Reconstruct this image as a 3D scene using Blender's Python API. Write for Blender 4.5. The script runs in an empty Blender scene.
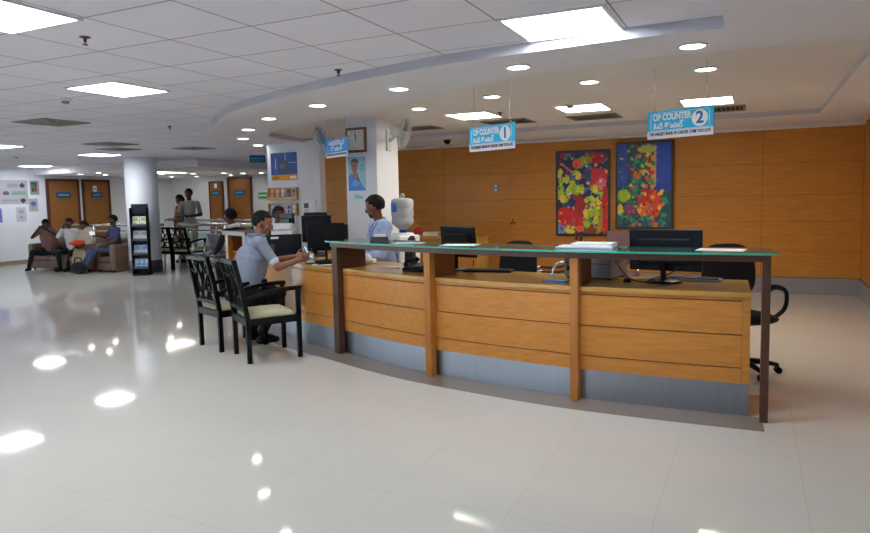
import bpy, bmesh, math, random
from mathutils import Vector as V, Matrix as MX, noise
random.seed(7)
SC = bpy.context.scene
COL = SC.collection
PI = math.pi

# ------------------------------------------------------------------ materials
def lin(r, g, b):
    f = lambda c: (c/255/12.92) if c/255 <= .04045 else ((c/255+.055)/1.055)**2.4
    return (f(r), f(g), f(b), 1)

def mat(name, col, rough=.5, metal=0, spec=.5, noise_amt=0, noise_scale=8, bump=0, bump_scale=60, coat=0, trans=0, ior=1.45, stretch=None, sheen=0, alpha=1):
    m = bpy.data.materials.new(name); m.use_nodes = True
    nt = m.node_tree; b = nt.nodes['Principled BSDF']
    b.inputs['Base Color'].default_value = col
    b.inputs['Roughness'].default_value = rough
    b.inputs['Metallic'].default_value = metal
    b.inputs['Specular IOR Level'].default_value = spec
    b.inputs['Coat Weight'].default_value = coat
    b.inputs['Coat Roughness'].default_value = .08
    b.inputs['Transmission Weight'].default_value = trans
    b.inputs['IOR'].default_value = ior
    b.inputs['Sheen Weight'].default_value = sheen
    b.inputs['Alpha'].default_value = alpha
    if noise_amt or bump:
        tc = nt.nodes.new('ShaderNodeTexCoord')
        mp = nt.nodes.new('ShaderNodeMapping')
        if stretch: mp.inputs['Scale'].default_value = stretch
        nt.links.new(tc.outputs['Object'], mp.inputs['Vector'])
    if noise_amt:
        n = nt.nodes.new('ShaderNodeTexNoise'); n.inputs['Scale'].default_value = noise_scale
        n.inputs['Detail'].default_value = 6; n.inputs['Roughness'].default_value = .6
        nt.links.new(mp.outputs['Vector'], n.inputs['Vector'])
        r = nt.nodes.new('ShaderNodeValToRGB')
        k0, k1 = 1-noise_amt, 1+noise_amt
        r.color_ramp.elements[0].position = .3; r.color_ramp.elements[1].position = .7
        r.color_ramp.elements[0].color = (col[0]*k0, col[1]*k0, col[2]*k0, 1)
        r.color_ramp.elements[1].color = (min(1, col[0]*k1), min(1, col[1]*k1), min(1, col[2]*k1), 1)
        nt.links.new(n.outputs['Fac'], r.inputs['Fac'])
        nt.links.new(r.outputs['Color'], b.inputs['Base Color'])
    if bump:
        n2 = nt.nodes.new('ShaderNodeTexNoise'); n2.inputs['Scale'].default_value = bump_scale
        nt.links.new(mp.outputs['Vector'], n2.inputs['Vector'])
        bp = nt.nodes.new('ShaderNodeBump'); bp.inputs['Strength'].default_value = bump; bp.inputs['Distance'].default_value = .01
        nt.links.new(n2.outputs['Fac'], bp.inputs['Height'])
        nt.links.new(bp.outputs['Normal'], b.inputs['Normal'])
    return m

def emit(name, col, strength):
    m = bpy.data.materials.new(name); m.use_nodes = True
    b = m.node_tree.nodes['Principled BSDF']
    b.inputs['Base Color'].default_value = (.8, .8, .8, 1)
    b.inputs['Emission Color'].default_value = col
    b.inputs['Emission Strength'].default_value = strength
    return m

def attr_mat(name, rough=.5):
    m = bpy.data.materials.new(name); m.use_nodes = True
    nt = m.node_tree; b = nt.nodes['Principled BSDF']; b.inputs['Roughness'].default_value = rough
    a = nt.nodes.new('ShaderNodeAttribute'); a.attribute_name = 'ink'
    nt.links.new(a.outputs['Color'], b.inputs['Base Color'])
    return m

def grid_mat(name, col, line, sx, sy, ox, oy, lw, rough, spec=.5, noise_amt=.03, noise_scale=3, coat=0, vary=0):
    """A flat surface divided into a rectangular grid by thin joints (object X and Y)."""
    m = bpy.data.materials.new(name); m.use_nodes = True
    nt = m.node_tree; N = nt.nodes; L = nt.links; b = N['Principled BSDF']
    b.inputs['Roughness'].default_value = rough; b.inputs['Specular IOR Level'].default_value = spec
    b.inputs['Coat Weight'].default_value = coat; b.inputs['Coat Roughness'].default_value = .05
    tc = N.new('ShaderNodeTexCoord'); sp = N.new('ShaderNodeSeparateXYZ'); L.new(tc.outputs['Object'], sp.inputs[0])
    def axis(out, s, o):
        a = N.new('ShaderNodeMath'); a.operation = 'ADD'; a.inputs[1].default_value = -o+1000*s; L.new(out, a.inputs[0])
        d = N.new('ShaderNodeMath'); d.operation = 'DIVIDE'; d.inputs[1].default_value = s; L.new(a.outputs[0], d.inputs[0])
        fr = N.new('ShaderNodeMath'); fr.operation = 'FRACT'; L.new(d.outputs[0], fr.inputs[0])
        c = N.new('ShaderNodeMath'); c.operation = 'SUBTRACT'; c.inputs[1].default_value = .5; L.new(fr.outputs[0], c.inputs[0])
        ab = N.new('ShaderNodeMath'); ab.operation = 'ABSOLUTE'; L.new(c.outputs[0], ab.inputs[0])
        g = N.new('ShaderNodeMath'); g.operation = 'GREATER_THAN'; g.inputs[1].default_value = .5-lw/s/2; L.new(ab.outputs[0], g.inputs[0])
        fl = N.new('ShaderNodeMath'); fl.operation = 'FLOOR'; L.new(d.outputs[0], fl.inputs[0])
        return g.outputs[0], fl.outputs[0]
    gx, fx = axis(sp.outputs['X'], sx, ox); gy, fy = axis(sp.outputs['Y'], sy, oy)
    mxm = N.new('ShaderNodeMath'); mxm.operation = 'MAXIMUM'; L.new(gx, mxm.inputs[0]); L.new(gy, mxm.inputs[1])
    n = N.new('ShaderNodeTexNoise'); n.inputs['Scale'].default_value = noise_scale; n.inputs['Detail'].default_value = 8
    L.new(tc.outputs['Object'], n.inputs['Vector'])
    r = N.new('ShaderNodeValToRGB'); r.color_ramp.elements[0].position = .3; r.color_ramp.elements[1].position = .7
    k0, k1 = 1-noise_amt, 1+noise_amt
    r.color_ramp.elements[0].color = (col[0]*k0, col[1]*k0, col[2]*k0, 1); r.color_ramp.elements[1].color = (col[0]*k1, col[1]*k1, col[2]*k1, 1)
    L.new(n.outputs['Fac'], r.inputs['Fac'])
    base = r.outputs['Color']
    if vary:
        cb = N.new('ShaderNodeCombineXYZ'); L.new(fx, cb.inputs[0]); L.new(fy, cb.inputs[1])
        wn = N.new('ShaderNodeTexWhiteNoise'); wn.noise_dimensions = '2D'; L.new(cb.outputs[0], wn.inputs['Vector'])
        mr = N.new('ShaderNodeMapRange'); mr.inputs['To Min'].default_value = 1-vary; mr.inputs['To Max'].default_value = 1+vary
        L.new(wn.outputs['Value'], mr.inputs['Value'])
        ml = N.new('ShaderNodeVectorMath'); ml.operation = 'SCALE'; L.new(base, ml.inputs[0]); L.new(mr.outputs[0], ml.inputs['Scale'])
        base = ml.outputs[0]
    mix = N.new('ShaderNodeMix'); mix.data_type = 'RGBA'
    L.new(mxm.outputs[0], mix.inputs[0]); L.new(base, mix.inputs[6]); mix.inputs[7].default_value = line
    L.new(mix.outputs[2], b.inputs['Base Color'])
    return m

def wood_mat(name, col, rough=.35, amt=.22, axis='x', coat=.2, spec=.4):
    st = dict(x=(1.2, 14, 14), y=(14, 1.2, 14), z=(14, 14, 1.2))[axis]
    return mat(name, col, rough, noise_amt=amt, noise_scale=3.5, stretch=st, coat=coat, spec=spec)

M = {}
M['floor'] = grid_mat('floor_vitrified_tile', lin(208, 206, 200), lin(190, 187, 180), .64, .64, -.39, .3, .003, .055, spec=.22, noise_amt=.025, noise_scale=1.2)
M['granite'] = mat('granite_border', lin(138, 126, 116), .25, noise_amt=.15, noise_scale=120)
M['tile'] = grid_mat('ceiling_tile', lin(236, 236, 248), lin(166, 158, 156), .635, .576, -1.98, 3.645, .011, .9, spec=.1, noise_amt=.02, noise_scale=2, vary=.03)
M['plaster'] = mat('ceiling_plaster', lin(234, 233, 240), .85, spec=.15, noise_amt=.02, noise_scale=1.5)
M['plaster_warm'] = mat('tray_plaster', lin(232, 228, 226), .85, spec=.15, noise_amt=.02, noise_scale=1.5)
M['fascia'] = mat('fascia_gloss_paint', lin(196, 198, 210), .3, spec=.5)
M['white_wall'] = mat('white_wall_paint', lin(222, 226, 236), .7, spec=.2, noise_amt=.02, noise_scale=2)
M['pillar'] = mat('pillar_paint', lin(226, 230, 240), .45, spec=.4)
M['wood_wall'] = wood_mat('wood_wall_veneer', lin(200, 136, 62), .45, .13, 'x', .05, spec=.3)
M['wood_wall2'] = wood_mat('wood_wall_veneer_side', lin(190, 126, 56), .42, .13, 'y', .05, spec=.3)
M['wood_door'] = wood_mat('door_veneer', lin(140, 94, 48), .4, .12, 'z', .1)
M['door_frame'] = mat('door_frame_paint', lin(84, 44, 34), .4)
M['wood_counter'] = wood_mat('counter_oak_veneer', lin(212, 144, 66), .34, .14, 'x', .15)
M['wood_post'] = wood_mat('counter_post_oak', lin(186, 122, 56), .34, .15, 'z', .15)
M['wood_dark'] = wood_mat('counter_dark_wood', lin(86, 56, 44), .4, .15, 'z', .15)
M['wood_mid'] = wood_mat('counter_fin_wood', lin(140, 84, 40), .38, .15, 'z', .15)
M['groove'] = mat('groove_dark', lin(96, 58, 24), .6)
M['desk_top'] = wood_mat('desk_top_lacquer', lin(206, 160, 84), .2, .12, 'x', .15)
M['steel'] = mat('brushed_steel', lin(146, 149, 160), .4, 1, noise_amt=.1, noise_scale=5, stretch=(60, 60, .6))
M['chrome'] = mat('chrome', lin(205, 208, 212), .15, 1)
M['skirt'] = mat('skirting_grey', lin(150, 150, 158), .35, noise_amt=.05)
M['skirt_beige'] = mat('skirting_beige', lin(150, 140, 120), .4)
M['skirt_dark'] = mat('skirting_dark', lin(86, 86, 96), .4)
M['glass_edge'] = mat('shelf_glass', lin(150, 222, 204), .03, trans=.85, ior=1.5)
M['glass_rim'] = mat('polished_glass_edge', lin(70, 178, 158), .12)
M['glass'] = mat('clear_glass', lin(225, 240, 238), .03, trans=1, ior=1.15)
M['chair_wood'] = mat('espresso_lacquer', lin(10, 9, 10), .38, spec=.1)
M['cushion'] = mat('cream_vinyl', lin(196, 192, 158), .5, bump=.1, bump_scale=200)
M['black'] = mat('black_plastic', lin(20, 20, 24), .5, spec=.18)
M['black_gloss'] = mat('black_gloss_plastic', lin(22, 24, 34), .35, spec=.2)
M['screen'] = mat('screen_black', lin(8, 8, 10), .1)
M['black_fabric'] = mat('black_fabric', lin(20, 20, 22), .85, bump=.3, bump_scale=400)
M['grey_plastic'] = mat('grey_plastic', lin(150, 154, 162), .45)
M['dark_grey'] = mat('dark_grey_plastic', lin(60, 62, 70), .4)
M['white_plastic'] = mat('white_plastic', lin(232, 234, 236), .35)
M['bottle'] = mat('water_bottle', lin(226, 236, 242), .08, trans=.5, ior=1.06)
M['blue_cap'] = mat('blue_cap', lin(30, 80, 180), .4)
M['blue_label'] = mat('blue_label', lin(50, 120, 220), .4)
M['sign_cyan'] = mat('sign_cyan', lin(44, 196, 246), .5)
M['sign_blue'] = mat('sign_blue', lin(40, 156, 240), .5)
M['sign_white'] = mat('sign_white', lin(240, 240, 252), .4)
M['sign_navy'] = mat('sign_navy', lin(26, 66, 120), .4)
M['sign_green'] = mat('sign_green', lin(40, 168, 70), .4)
M['ink_dark'] = mat('ink_dark', lin(40, 36, 70), .5)
M['ink_blue'] = mat('ink_blue', lin(28, 120, 190), .5)
M['white_ink'] = mat('white_ink', lin(246, 248, 252), .4)
M['paper'] = mat('paper', lin(238, 238, 236), .7)
M['paper_blue'] = mat('paper_blue', lin(196, 214, 228), .7)
M['paper_red'] = mat('paper_red', lin(190, 60, 50), .6)
M['paper_green'] = mat('paper_green', lin(38, 110, 92), .6)
M['frame_dark'] = mat('picture_frame_dark', lin(56, 42, 34), .4)
M['clock_wood'] = wood_mat('clock_wood', lin(110, 62, 32), .35, .15, 'z')
M['clock_face'] = mat('clock_face', lin(226, 228, 222), .3)
M['fan_cage'] = mat('fan_cage_wire', lin(205, 208, 206), .35, .3)
M['fan_body'] = mat('fan_cream', lin(214, 216, 212), .4)
M['fan_blade'] = mat('fan_blade_grey', lin(196, 204, 206), .25, trans=.3)
M['fan_blue'] = mat('fan_blade_blue', lin(70, 130, 196), .25)
M['rack_wood'] = wood_mat('brochure_rack_wood', lin(196, 140, 62), .4, .12, 'x')
M['sofa'] = mat('brown_leatherette', lin(112, 84, 70), .5, noise_amt=.08, bump=.1, bump_scale=120)
M['vent'] = mat('vent_grey', lin(146, 138, 128), .6)
M['vent_dark'] = mat('vent_dark', lin(48, 42, 36), .8)
M['diffuser'] = mat('diffuser_grey', lin(150, 146, 140), .6)
M['metal_dark'] = mat('sprinkler_metal', lin(92, 70, 66), .4, .6)
M['cool_panel'] = emit('cool_panel_light', (.93, .97, 1, 1), 12)
M['warm_panel'] = emit('warm_panel_light', (1, .93, .78, 1), 13)
M['far_panel'] = emit('far_panel_light', (1, .95, .82, 1), 6)
M['down'] = emit('downlight_glow', (.97, .98, 1, 1), 18)
M['down_warm'] = emit('downlight_warm_glow', (1, .94, .78, 1), 14)
M['phone_screen'] = emit('phone_screen', (.35, .7, 1, 1), .45)
M['tablet_screen'] = emit('tablet_screen', (.85, 1, .9, 1), .3)
M['lamp_frame'] = mat('lamp_frame_white', lin(232, 232, 236), .4)
M['ink'] = attr_mat('printed_ink', .45)
M['canvas'] = attr_mat('painted_canvas', .55)
M['cable'] = mat('black_cable', lin(18, 18, 20), .5)
M['yellow_cable'] = mat('yellow_cable', lin(220, 190, 60), .5)
M['orange_bag'] = mat('orange_red_cloth', lin(228, 74, 30), .7)
M['yellow_cloth'] = mat('mustard_cloth', lin(176, 150, 50), .8)
M['mauve'] = mat('mauve_vinyl', lin(106, 78, 86), .5)
M['brown_wood'] = mat('red_brown_wood', lin(92, 50, 36), .35)

# ------------------------------------------------------------------ mesh builder
class MB:
    def __init__(self): self.v = []; self.f = []; self.m = []; self.s = []
    def add(self, vs, fs, mi=0, smooth=False):
        o = len(self.v); self.v += [tuple(p) for p in vs]
        for f in fs:
            self.f.append(tuple(i+o for i in f)); self.m.append(mi); self.s.append(smooth)
        return self
    def box(self, lo, hi, mi=0, mx=None):
        x0, y0, z0 = lo; x1, y1, z1 = hi
        vs = [V((x, y, z)) for z in (z0, z1) for x, y in ((x0, y0), (x1, y0), (x1, y1), (x0, y1))]
        if mx is not None: vs = [mx @ p for p in vs]
        return self.add(vs, [(3, 2, 1, 0), (4, 5, 6, 7), (0, 1, 5, 4), (1, 2, 6, 5), (2, 3, 7, 6), (3, 0, 4, 7)], mi)
    def cbox(self, c, s, mi=0, mx=None):
        return self.box([c[i]-s[i]/2 for i in range(3)], [c[i]+s[i]/2 for i in range(3)], mi, mx)
    def cyl(self, p0, p1, r0, r1=None, n=16, mi=0, smooth=True):
        r1 = r0 if r1 is None else r1
        return self.tube([p0, p1], [r0, r1], n, mi, smooth)
    def tube(self, pts, r, n=8, mi=0, smooth=True, closed=False, flat=None):
        pts = [V(p) for p in pts]; k = len(pts)
        rs = r if isinstance(r, (list, tuple)) else [r]*k
        vs, fs = [], []; ref = None
        for i, p in enumerate(pts):
            if closed: d = pts[(i+1) % k]-pts[i-1]
            else: d = pts[min(i+1, k-1)]-pts[max(i-1, 0)]
            d.normalize()
            if ref is None:
                ref = V((0, 0, 1)) if abs(d.z) < .9 else V((1, 0, 0))
            a = d.cross(ref)
            if a.length < 1e-4: a = d.cross(V((0, 1, 0)))
            a.normalize(); b = a.cross(d).normalized(); ref = b
            fa, fb = flat if flat else (1, 1)
            for j in range(n):
                t = 2*PI*(j+.5*(n == 4))/n
                vs.append(p+a*math.cos(t)*rs[i]*fa+b*math.sin(t)*rs[i]*fb)
        for i in range(k if closed else k-1):
            for j in range(n):
                i2 = (i+1) % k
                fs.append((i*n+j, i*n+(j+1) % n, i2*n+(j+1) % n, i2*n+j))
        self.add(vs, fs, mi, smooth)
        if not closed:
            o = len(self.v)-len(vs)
            self.f.append(tuple(o+j for j in range(n))[::-1]); self.m.append(mi); self.s.append(False)
            self.f.append(tuple(o+(k-1)*n+j for j in range(n))); self.m.append(mi); self.s.append(False)
        return self
    def ell(self, c, r, mi=0, n=16, m=10, mx=None, fn=None):
        c = V(c); vs = []; fs = []
        if not isinstance(r, (list, tuple)): r = (r, r, r)
        for i in range(m+1):
            ph = PI*i/m
            for j in range(n):
                th = 2*PI*j/n
                d = V((math.sin(ph)*math.cos(th), math.sin(ph)*math.sin(th), math.cos(ph)))
                q = V((d.x*r[0], d.y*r[1], d.z*r[2]))
                if fn: q = fn(d, q)
                if mx is not None: q = mx @ q
                vs.append(c+q)
        for i in range(m):
            for j in range(n):
                fs.append((i*n+j, (i+1)*n+j, (i+1)*n+(j+1) % n, i*n+(j+1) % n))
        return self.add(vs, fs, mi, True)
    def lathe(self, prof, c=(0, 0, 0), n=24, mi=0, smooth=True):
        vs = []; fs = []; k = len(prof)
        for r, z in prof:
            for j in range(n):
                t = 2*PI*j/n; vs.append((c[0]+r*math.cos(t), c[1]+r*math.sin(t), c[2]+z))
        for i in range(k-1):
            for j in range(n):
                fs.append((i*n+j, i*n+(j+1) % n, (i+1)*n+(j+1) % n, (i+1)*n+j))
        self.add(vs, fs, mi, smooth); o = len(self.v)-len(vs)
        self.f.append(tuple(o+j for j in range(n))[::-1]); self.m.append(mi); self.s.append(False)
        self.f.append(tuple(o+(k-1)*n+j for j in range(n))); self.m.append(mi); self.s.append(False)
        return self
    def prism(self, poly, z0, z1, mi=0, mx=None):
        n = len(poly)
        vs = [V((x, y, z0)) for x, y in poly]+[V((x, y, z1)) for x, y in poly]
        if mx is not None: vs = [mx @ p for p in vs]
        fs = [tuple(range(n))[::-1], tuple(range(n, 2*n))]+[(i, (i+1) % n, n+(i+1) % n, n+i) for i in range(n)]
        return self.add(vs, fs, mi)
    def build(self, name, mats, parent=None, bevel=0, seg=2, loc=None):
        me = bpy.data.meshes.new(name); me.from_pydata(self.v, [], self.f)
        if not isinstance(mats, (list, tuple)): mats = [mats]
        for x in mats: me.materials.append(M[x] if isinstance(x, str) else x)
        me.polygons.foreach_set('material_index', self.m); me.polygons.foreach_set('use_smooth', self.s)
        bm = bmesh.new(); bm.from_mesh(me); bmesh.ops.recalc_face_normals(bm, faces=bm.faces); bm.to_mesh(me); bm.free()
        me.update()
        o = bpy.data.objects.new(name, me); COL.objects.link(o)
        if parent: o.parent = parent
        if loc: o.location = loc
        if bevel:
            b = o.modifiers.new('bevel', 'BEVEL'); b.width = bevel; b.segments = seg; b.limit_method = 'ANGLE'; b.angle_limit = math.radians(40)
        return o

def tag(o, label, cat, group=None, kind=None):
    o['label'] = label; o['category'] = cat
    if group: o['group'] = group
    if kind: o['kind'] = kind
    return o
def thing(name, label, cat, loc=(0, 0, 0), rz=0, group=None):
    o = bpy.data.objects.new(name, None); COL.objects.link(o); o.empty_display_size = .1
    o.location = loc; o.rotation_euler = (0, 0, rz)
    return tag(o, label, cat, group)
def struct(o, label=None, cat=None):
    o['kind'] = 'structure'
    if label: o['label'] = label
    if cat: o['category'] = cat
    return o
def copy_thing(src, loc, rz, label, group=None):
    def cp(o, par):
        c = o.copy(); COL.objects.link(c); c.parent = par
        for ch in [x for x in ALLCH.get(o.name, [])]: cp(ch, c)
        return c
    ALLCH = {}
    for o in bpy.data.objects:
        if o.parent: ALLCH.setdefault(o.parent.name, []).append(o)
    c = cp(src, None); c.location = loc; c.rotation_euler = (0, 0, rz); c['label'] = label
    if group: c['group'] = group
    return c

def rot2(a): return V((math.cos(a), math.sin(a)))
def bez(pts, n=12):
    """Catmull-Rom through points."""
    pts = [V(p) for p in pts]; P = [2*pts[0]-pts[1]]+pts+[2*pts[-1]-pts[-2]]; out = []
    for i in range(1, len(P)-2):
        for k in range(n):
            t = k/n; a, b, c, d = P[i-1], P[i], P[i+1], P[i+2]
            out.append(.5*((2*b)+(c-a)*t+(2*a-5*b+4*c-d)*t*t+(3*b-a-3*c+d)*t**3))
    out.append(pts[-1]); return out

def text_mesh(mb, body, size, mx, mi=0, align='CENTER', bold=0, depth=.0015, width=None):
    """Lettering as solid mesh appended to mb; text lies in local XY of mx."""
    cu = bpy.data.curves.new('lettering', 'FONT'); cu.body = body; cu.size = size; cu.align_x = align; cu.align_y = 'CENTER'
    cu.extrude = depth; cu.offset = bold
    ob = bpy.data.objects.new('lettering_tmp', cu); COL.objects.link(ob)
    dg = bpy.context.evaluated_depsgraph_get(); me = bpy.data.meshes.new_from_object(ob.evaluated_get(dg))
    k = 1
    if width and len(me.vertices):
        xs = [v.co.x for v in me.vertices]; k = width/max(1e-6, max(xs)-min(xs))
    vs = [mx @ V((v.co.x*k, v.co.y, v.co.z)) for v in me.vertices]
    mb.add(vs, [tuple(p.vertices) for p in me.polygons], mi)
    bpy.data.objects.remove(ob); bpy.data.curves.remove(cu); bpy.data.meshes.remove(me)

def pic(w, h, nx, ny, shapes, bg, depth=.004, jitter=0, seed=1):
    """A printed or painted sheet: a thin slab in local XZ facing -Y, colours from a list of shapes in 0..1 coordinates."""
    rnd = random.Random(seed)
    def col(u, v):
        c = bg(u, v) if callable(bg) else bg
        for s in shapes:
            k = s[0]; hit = False
            if k == 'e':
                _, cx, cz, rx, rz, cc = s; hit = ((u-cx)/rx)**2+((v-cz)/rz)**2 < 1
            elif k == 'r':
                _, x0, z0, x1, z1, cc = s; hit = x0 <= u <= x1 and z0 <= v <= z1
            elif k == 'p':
                _, poly, cc = s; j = len(poly)-1
                for i in range(len(poly)):
                    (xi, yi), (xj, yj) = poly[i], poly[j]
                    if (yi > v) != (yj > v) and u < (xj-xi)*(v-yi)/(yj-yi)+xi: hit = not hit
                    j = i
            if hit: c = cc
        return c
    vs, fs, cs = [], [], []
    for j in range(ny+1):
        for i in range(nx+1): vs.append(((i/nx-.5)*w, 0, (j/ny)*h))
    for j in range(ny):
        for i in range(nx):
            a = j*(nx+1)+i; fs.append((a, a+1, a+nx+2, a+nx+1))
            du, dv = (rnd.uniform(-jitter, jitter), rnd.uniform(-jitter, jitter)) if jitter else (0, 0)
            c = col((i+.5)/nx+du, (j+.5)/ny+dv)
            if jitter:
                k = rnd.uniform(.78, 1.25); c = tuple(min(1, x*k*1.3+.012) for x in c[:3])
            cs.append((c[0], c[1], c[2], 1))
    o = len(vs); vs += [(-w/2, depth, 0), (w/2, depth, 0), (w/2, depth, h), (-w/2, depth, h)]
    fs.append((o+3, o+2, o+1, o)); cs.append((.5, .5, .5, 1))
    bot = list(range(nx+1)); top = [ny*(nx+1)+i for i in range(nx+1)]
    lef = [j*(nx+1) for j in range(ny+1)]; rig = [j*(nx+1)+nx for j in range(ny+1)]
    fs += [tuple(bot[::-1])+(o, o+1), tuple(top)+(o+2, o+3), tuple(lef)+(o+3, o), tuple(rig[::-1])+(o+1, o+2)]
    cs += [(.6, .6, .6, 1)]*4
    return vs, fs, cs
def pic_obj(name, w, h, nx, ny, shapes, bg, parent=None, matname='ink', depth=.004, jitter=0, seed=1):
    vs, fs, cs = pic(w, h, nx, ny, shapes, bg, depth, jitter, seed)
    me = bpy.data.meshes.new(name); me.from_pydata(vs, [], fs)
    at = me.attributes.new('ink', 'FLOAT_COLOR', 'FACE')
    for i, c in enumerate(cs): at.data[i].color = c
    me.materials.append(M[matname])
    o = bpy.data.objects.new(name, me); COL.objects.link(o)
    if parent: o.parent = parent
    return o
def L3(r, g, b): return lin(r, g, b)[:3]
# ------------------------------------------------------------------ room shell
CE, SO, LOW = 2.5, 2.43, 2.32
def slab(name, lo, hi, m): return struct(MB().box(lo, hi).build(name, m))
slab('floor', (-20, -8, -.1), (7, 17, 0), 'floor')
slab('ceiling', (-20, -8, CE), (7, 17, CE+.1), 'tile')

OUT = [(-.17, -6.85), (-.17, 4.2)]+[tuple(p) for p in bez([(-.17, 4.22), (-.72, 4.21), (-1.13, 4.24), (-1.93, 4.32), (-2.38, 4.42), (-2.96, 4.57), (-3.56, 4.78), (-4.24, 5.06), (-4.9, 5.4), (-5.57, 5.91), (-6.05, 6.3), (-6.42, 6.72), (-6.8, 7.3), (-7.4, 8.3), (-7.9, 9.5), (-8.2, 10.9)], 6)]+[(1.355, 10.9), (1.355, 3.9), (5.9, 3.9), (5.9, -6.85)]
INN = [tuple(p) for p in bez([(.7, 4.97), (.25, 4.92), (-.1, 4.9), (-.41, 4.86), (-.77, 4.86), (-1.32, 4.97), (-2.02, 5.2), (-2.56, 5.5), (-3.17, 5.86), (-4.14, 6.36), (-5.08, 6.8), (-5.7, 7.14), (-6.1, 7.45), (-6.3, 7.72)], 6)]+[(-6.45, 8.2), (-6.5, 8.78), (-6.2, 9.3), (.7, 9.4)]
def holed(name, loops, z0, z1, mats):
    bm = bmesh.new(); edges = []
    for lp in loops:
        vs = [bm.verts.new((x, y, z0)) for x, y in lp]
        edges += [bm.edges.new((vs[i], vs[(i+1) % len(vs)])) for i in range(len(vs))]
    bmesh.ops.triangle_fill(bm, use_beauty=True, edges=edges)
    r = bmesh.ops.extrude_face_region(bm, geom=list(bm.faces))
    for e in r['geom']:
        if isinstance(e, bmesh.types.BMVert): e.co.z = z1
    bmesh.ops.recalc_face_normals(bm, faces=bm.faces)
    me = bpy.data.meshes.new(name)
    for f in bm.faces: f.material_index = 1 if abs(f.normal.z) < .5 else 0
    bm.to_mesh(me); bm.free()
    for x in mats: me.materials.append(M[x])
    o = bpy.data.objects.new(name, me); COL.objects.link(o); return struct(o)
holed('ceiling_soffit', [OUT, INN], SO, CE-.001, ['plaster', 'fascia'])
struct(MB().prism(INN, CE-.012, CE-.004).build('ceiling_tray', 'plaster_warm'))
slab('ceiling_lower', (-17.2, 11.4, LOW), (-11.4, 16, CE-.002), 'plaster')

# wood panelled back wall and right wall: separate veneer boards with real joints
def board_wall(name, axis, fixed, a0, a1, joints, zs, m, depth=.02):
    mb = MB(); js = [a0]+joints+[a1]
    for i in range(len(js)-1):
        for k in range(len(zs)-1):
            lo, hi = js[i]+.002, js[i+1]-.002; z0, z1 = zs[k]+.002, zs[k+1]-.002
            if axis == 'y': mb.box((lo, fixed, z0), (hi, fixed+depth, z1))
            else: mb.box((fixed, lo, z0), (fixed+depth, hi, z1))
    if axis == 'y': mb.box((a0, fixed+.008, 0), (a1+.12, fixed+.12, CE), 1)
    else: mb.box((fixed+.008, a0, 0), (fixed+.12, a1, CE), 1)
    return struct(mb.build(name, [m, 'groove']))
ZS = [.24, .62, 1.05, 1.44, 1.9, SO+.02]
board_wall('wall_back', 'y', 10.95, -8.4, 1.36, [-7.45, -6.3, -5.05, -3.8, -2.5, -1.2, .1], ZS, 'wood_wall')
board_wall('wall_right', 'x', 1.36, 4, 10.95, [5.2, 6.6, 8, 9.4], ZS, 'wood_wall2')
struct(MB().box((-8.4, 10.925, 0), (1.345, 10.95, .235)).build('baseboard_back', 'skirt', bevel=.004))
struct(MB().box((1.335, 4, 0), (1.36, 10.925, .235)).build('baseboard_right', 'skirt', bevel=.004))
struct(MB().box((-8.2, 10.87, SO-.045), (1.36, 10.95, SO)).build('trim_1', 'plaster', bevel=.008))

slab('wall_left', (-17.4, 8.6, 0), (-17.2, 16.2, CE), 'white_wall')
slab('wall_far', (-17.2, 16, 0), (-8.4, 16.2, CE), 'white_wall')
slab('wall_inner', (-8.52, 10.95, 0), (-8.4, 16, CE), 'white_wall')
slab('wall_return', (1.335, 3.9, 0), (6, 4.0, CE), 'white_wall')
# unseen windows added behind and beside the camera for soft fill daylight
def fill_window_wall(n, axis, fixed, a0, a1, z0, z1, bays):
    B = (lambda lo, hi, d0, d1, za, zb, mb: mb.box((lo, fixed+d0, za), (hi, fixed+d1, zb))) if axis == 'y' else (lambda lo, hi, d0, d1, za, zb, mb: mb.box((fixed+d0, lo, za), (fixed+d1, hi, zb)))
    wl_ = MB(); B(a0, a1, 0, .12, 0, z0, wl_); B(a0, a1, 0, .12, z1, CE, wl_)
    bw = (a1-a0)/bays
    for k in range(bays+1): B(max(a0, a0+k*bw-.12), min(a1, a0+k*bw+.12), 0, .12, z0, z1, wl_)
    struct(wl_.build('wall_%s' % n, 'white_wall'))
    for k in range(bays):
        lo, hi = a0+k*bw+.12, a0+(k+1)*bw-.12
        r = bpy.data.objects.new('fill_window_1', None); COL.objects.link(r); struct(r)
        f = MB()
        for p, q, za, zb in ((lo, lo+.05, z0, z1), (hi-.05, hi, z0, z1), (lo+.05, hi-.05, z0, z0+.05), (lo+.05, hi-.05, z1-.05, z1), ((lo+hi)/2-.025, (lo+hi)/2+.025, z0+.05, z1-.05)): B(p, q, .03, .09, za, zb, f)
        f.build('fill_window_frame', 'lamp_frame', r)
        g = MB(); B(lo+.05, hi-.05, .057, .063, z0+.05, z1-.05, g); g.build('fill_window_pane', 'glass', r)
fill_window_wall('front', 'y', -7, -17.2, -5.2, .25, 2.35, 4)
slab('wall_entrance', (-5.2, -7, 0), (6, -6.88, CE), 'white_wall')
fill_window_wall('west', 'x', -17.35, -6.88, 8.6, .1, 2.4, 6)
fill_window_wall('side', 'x', 5.9, -6.88, 3.9, .25, 2.35, 4)
slab('baseboard_left', (-17.2, 8.6, 0), (-17.18, 11.6, .11), 'skirt_beige')
slab('baseboard_far', (-17.2, 15.98, 0), (-8.52, 16, .11), 'skirt_beige')
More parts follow.
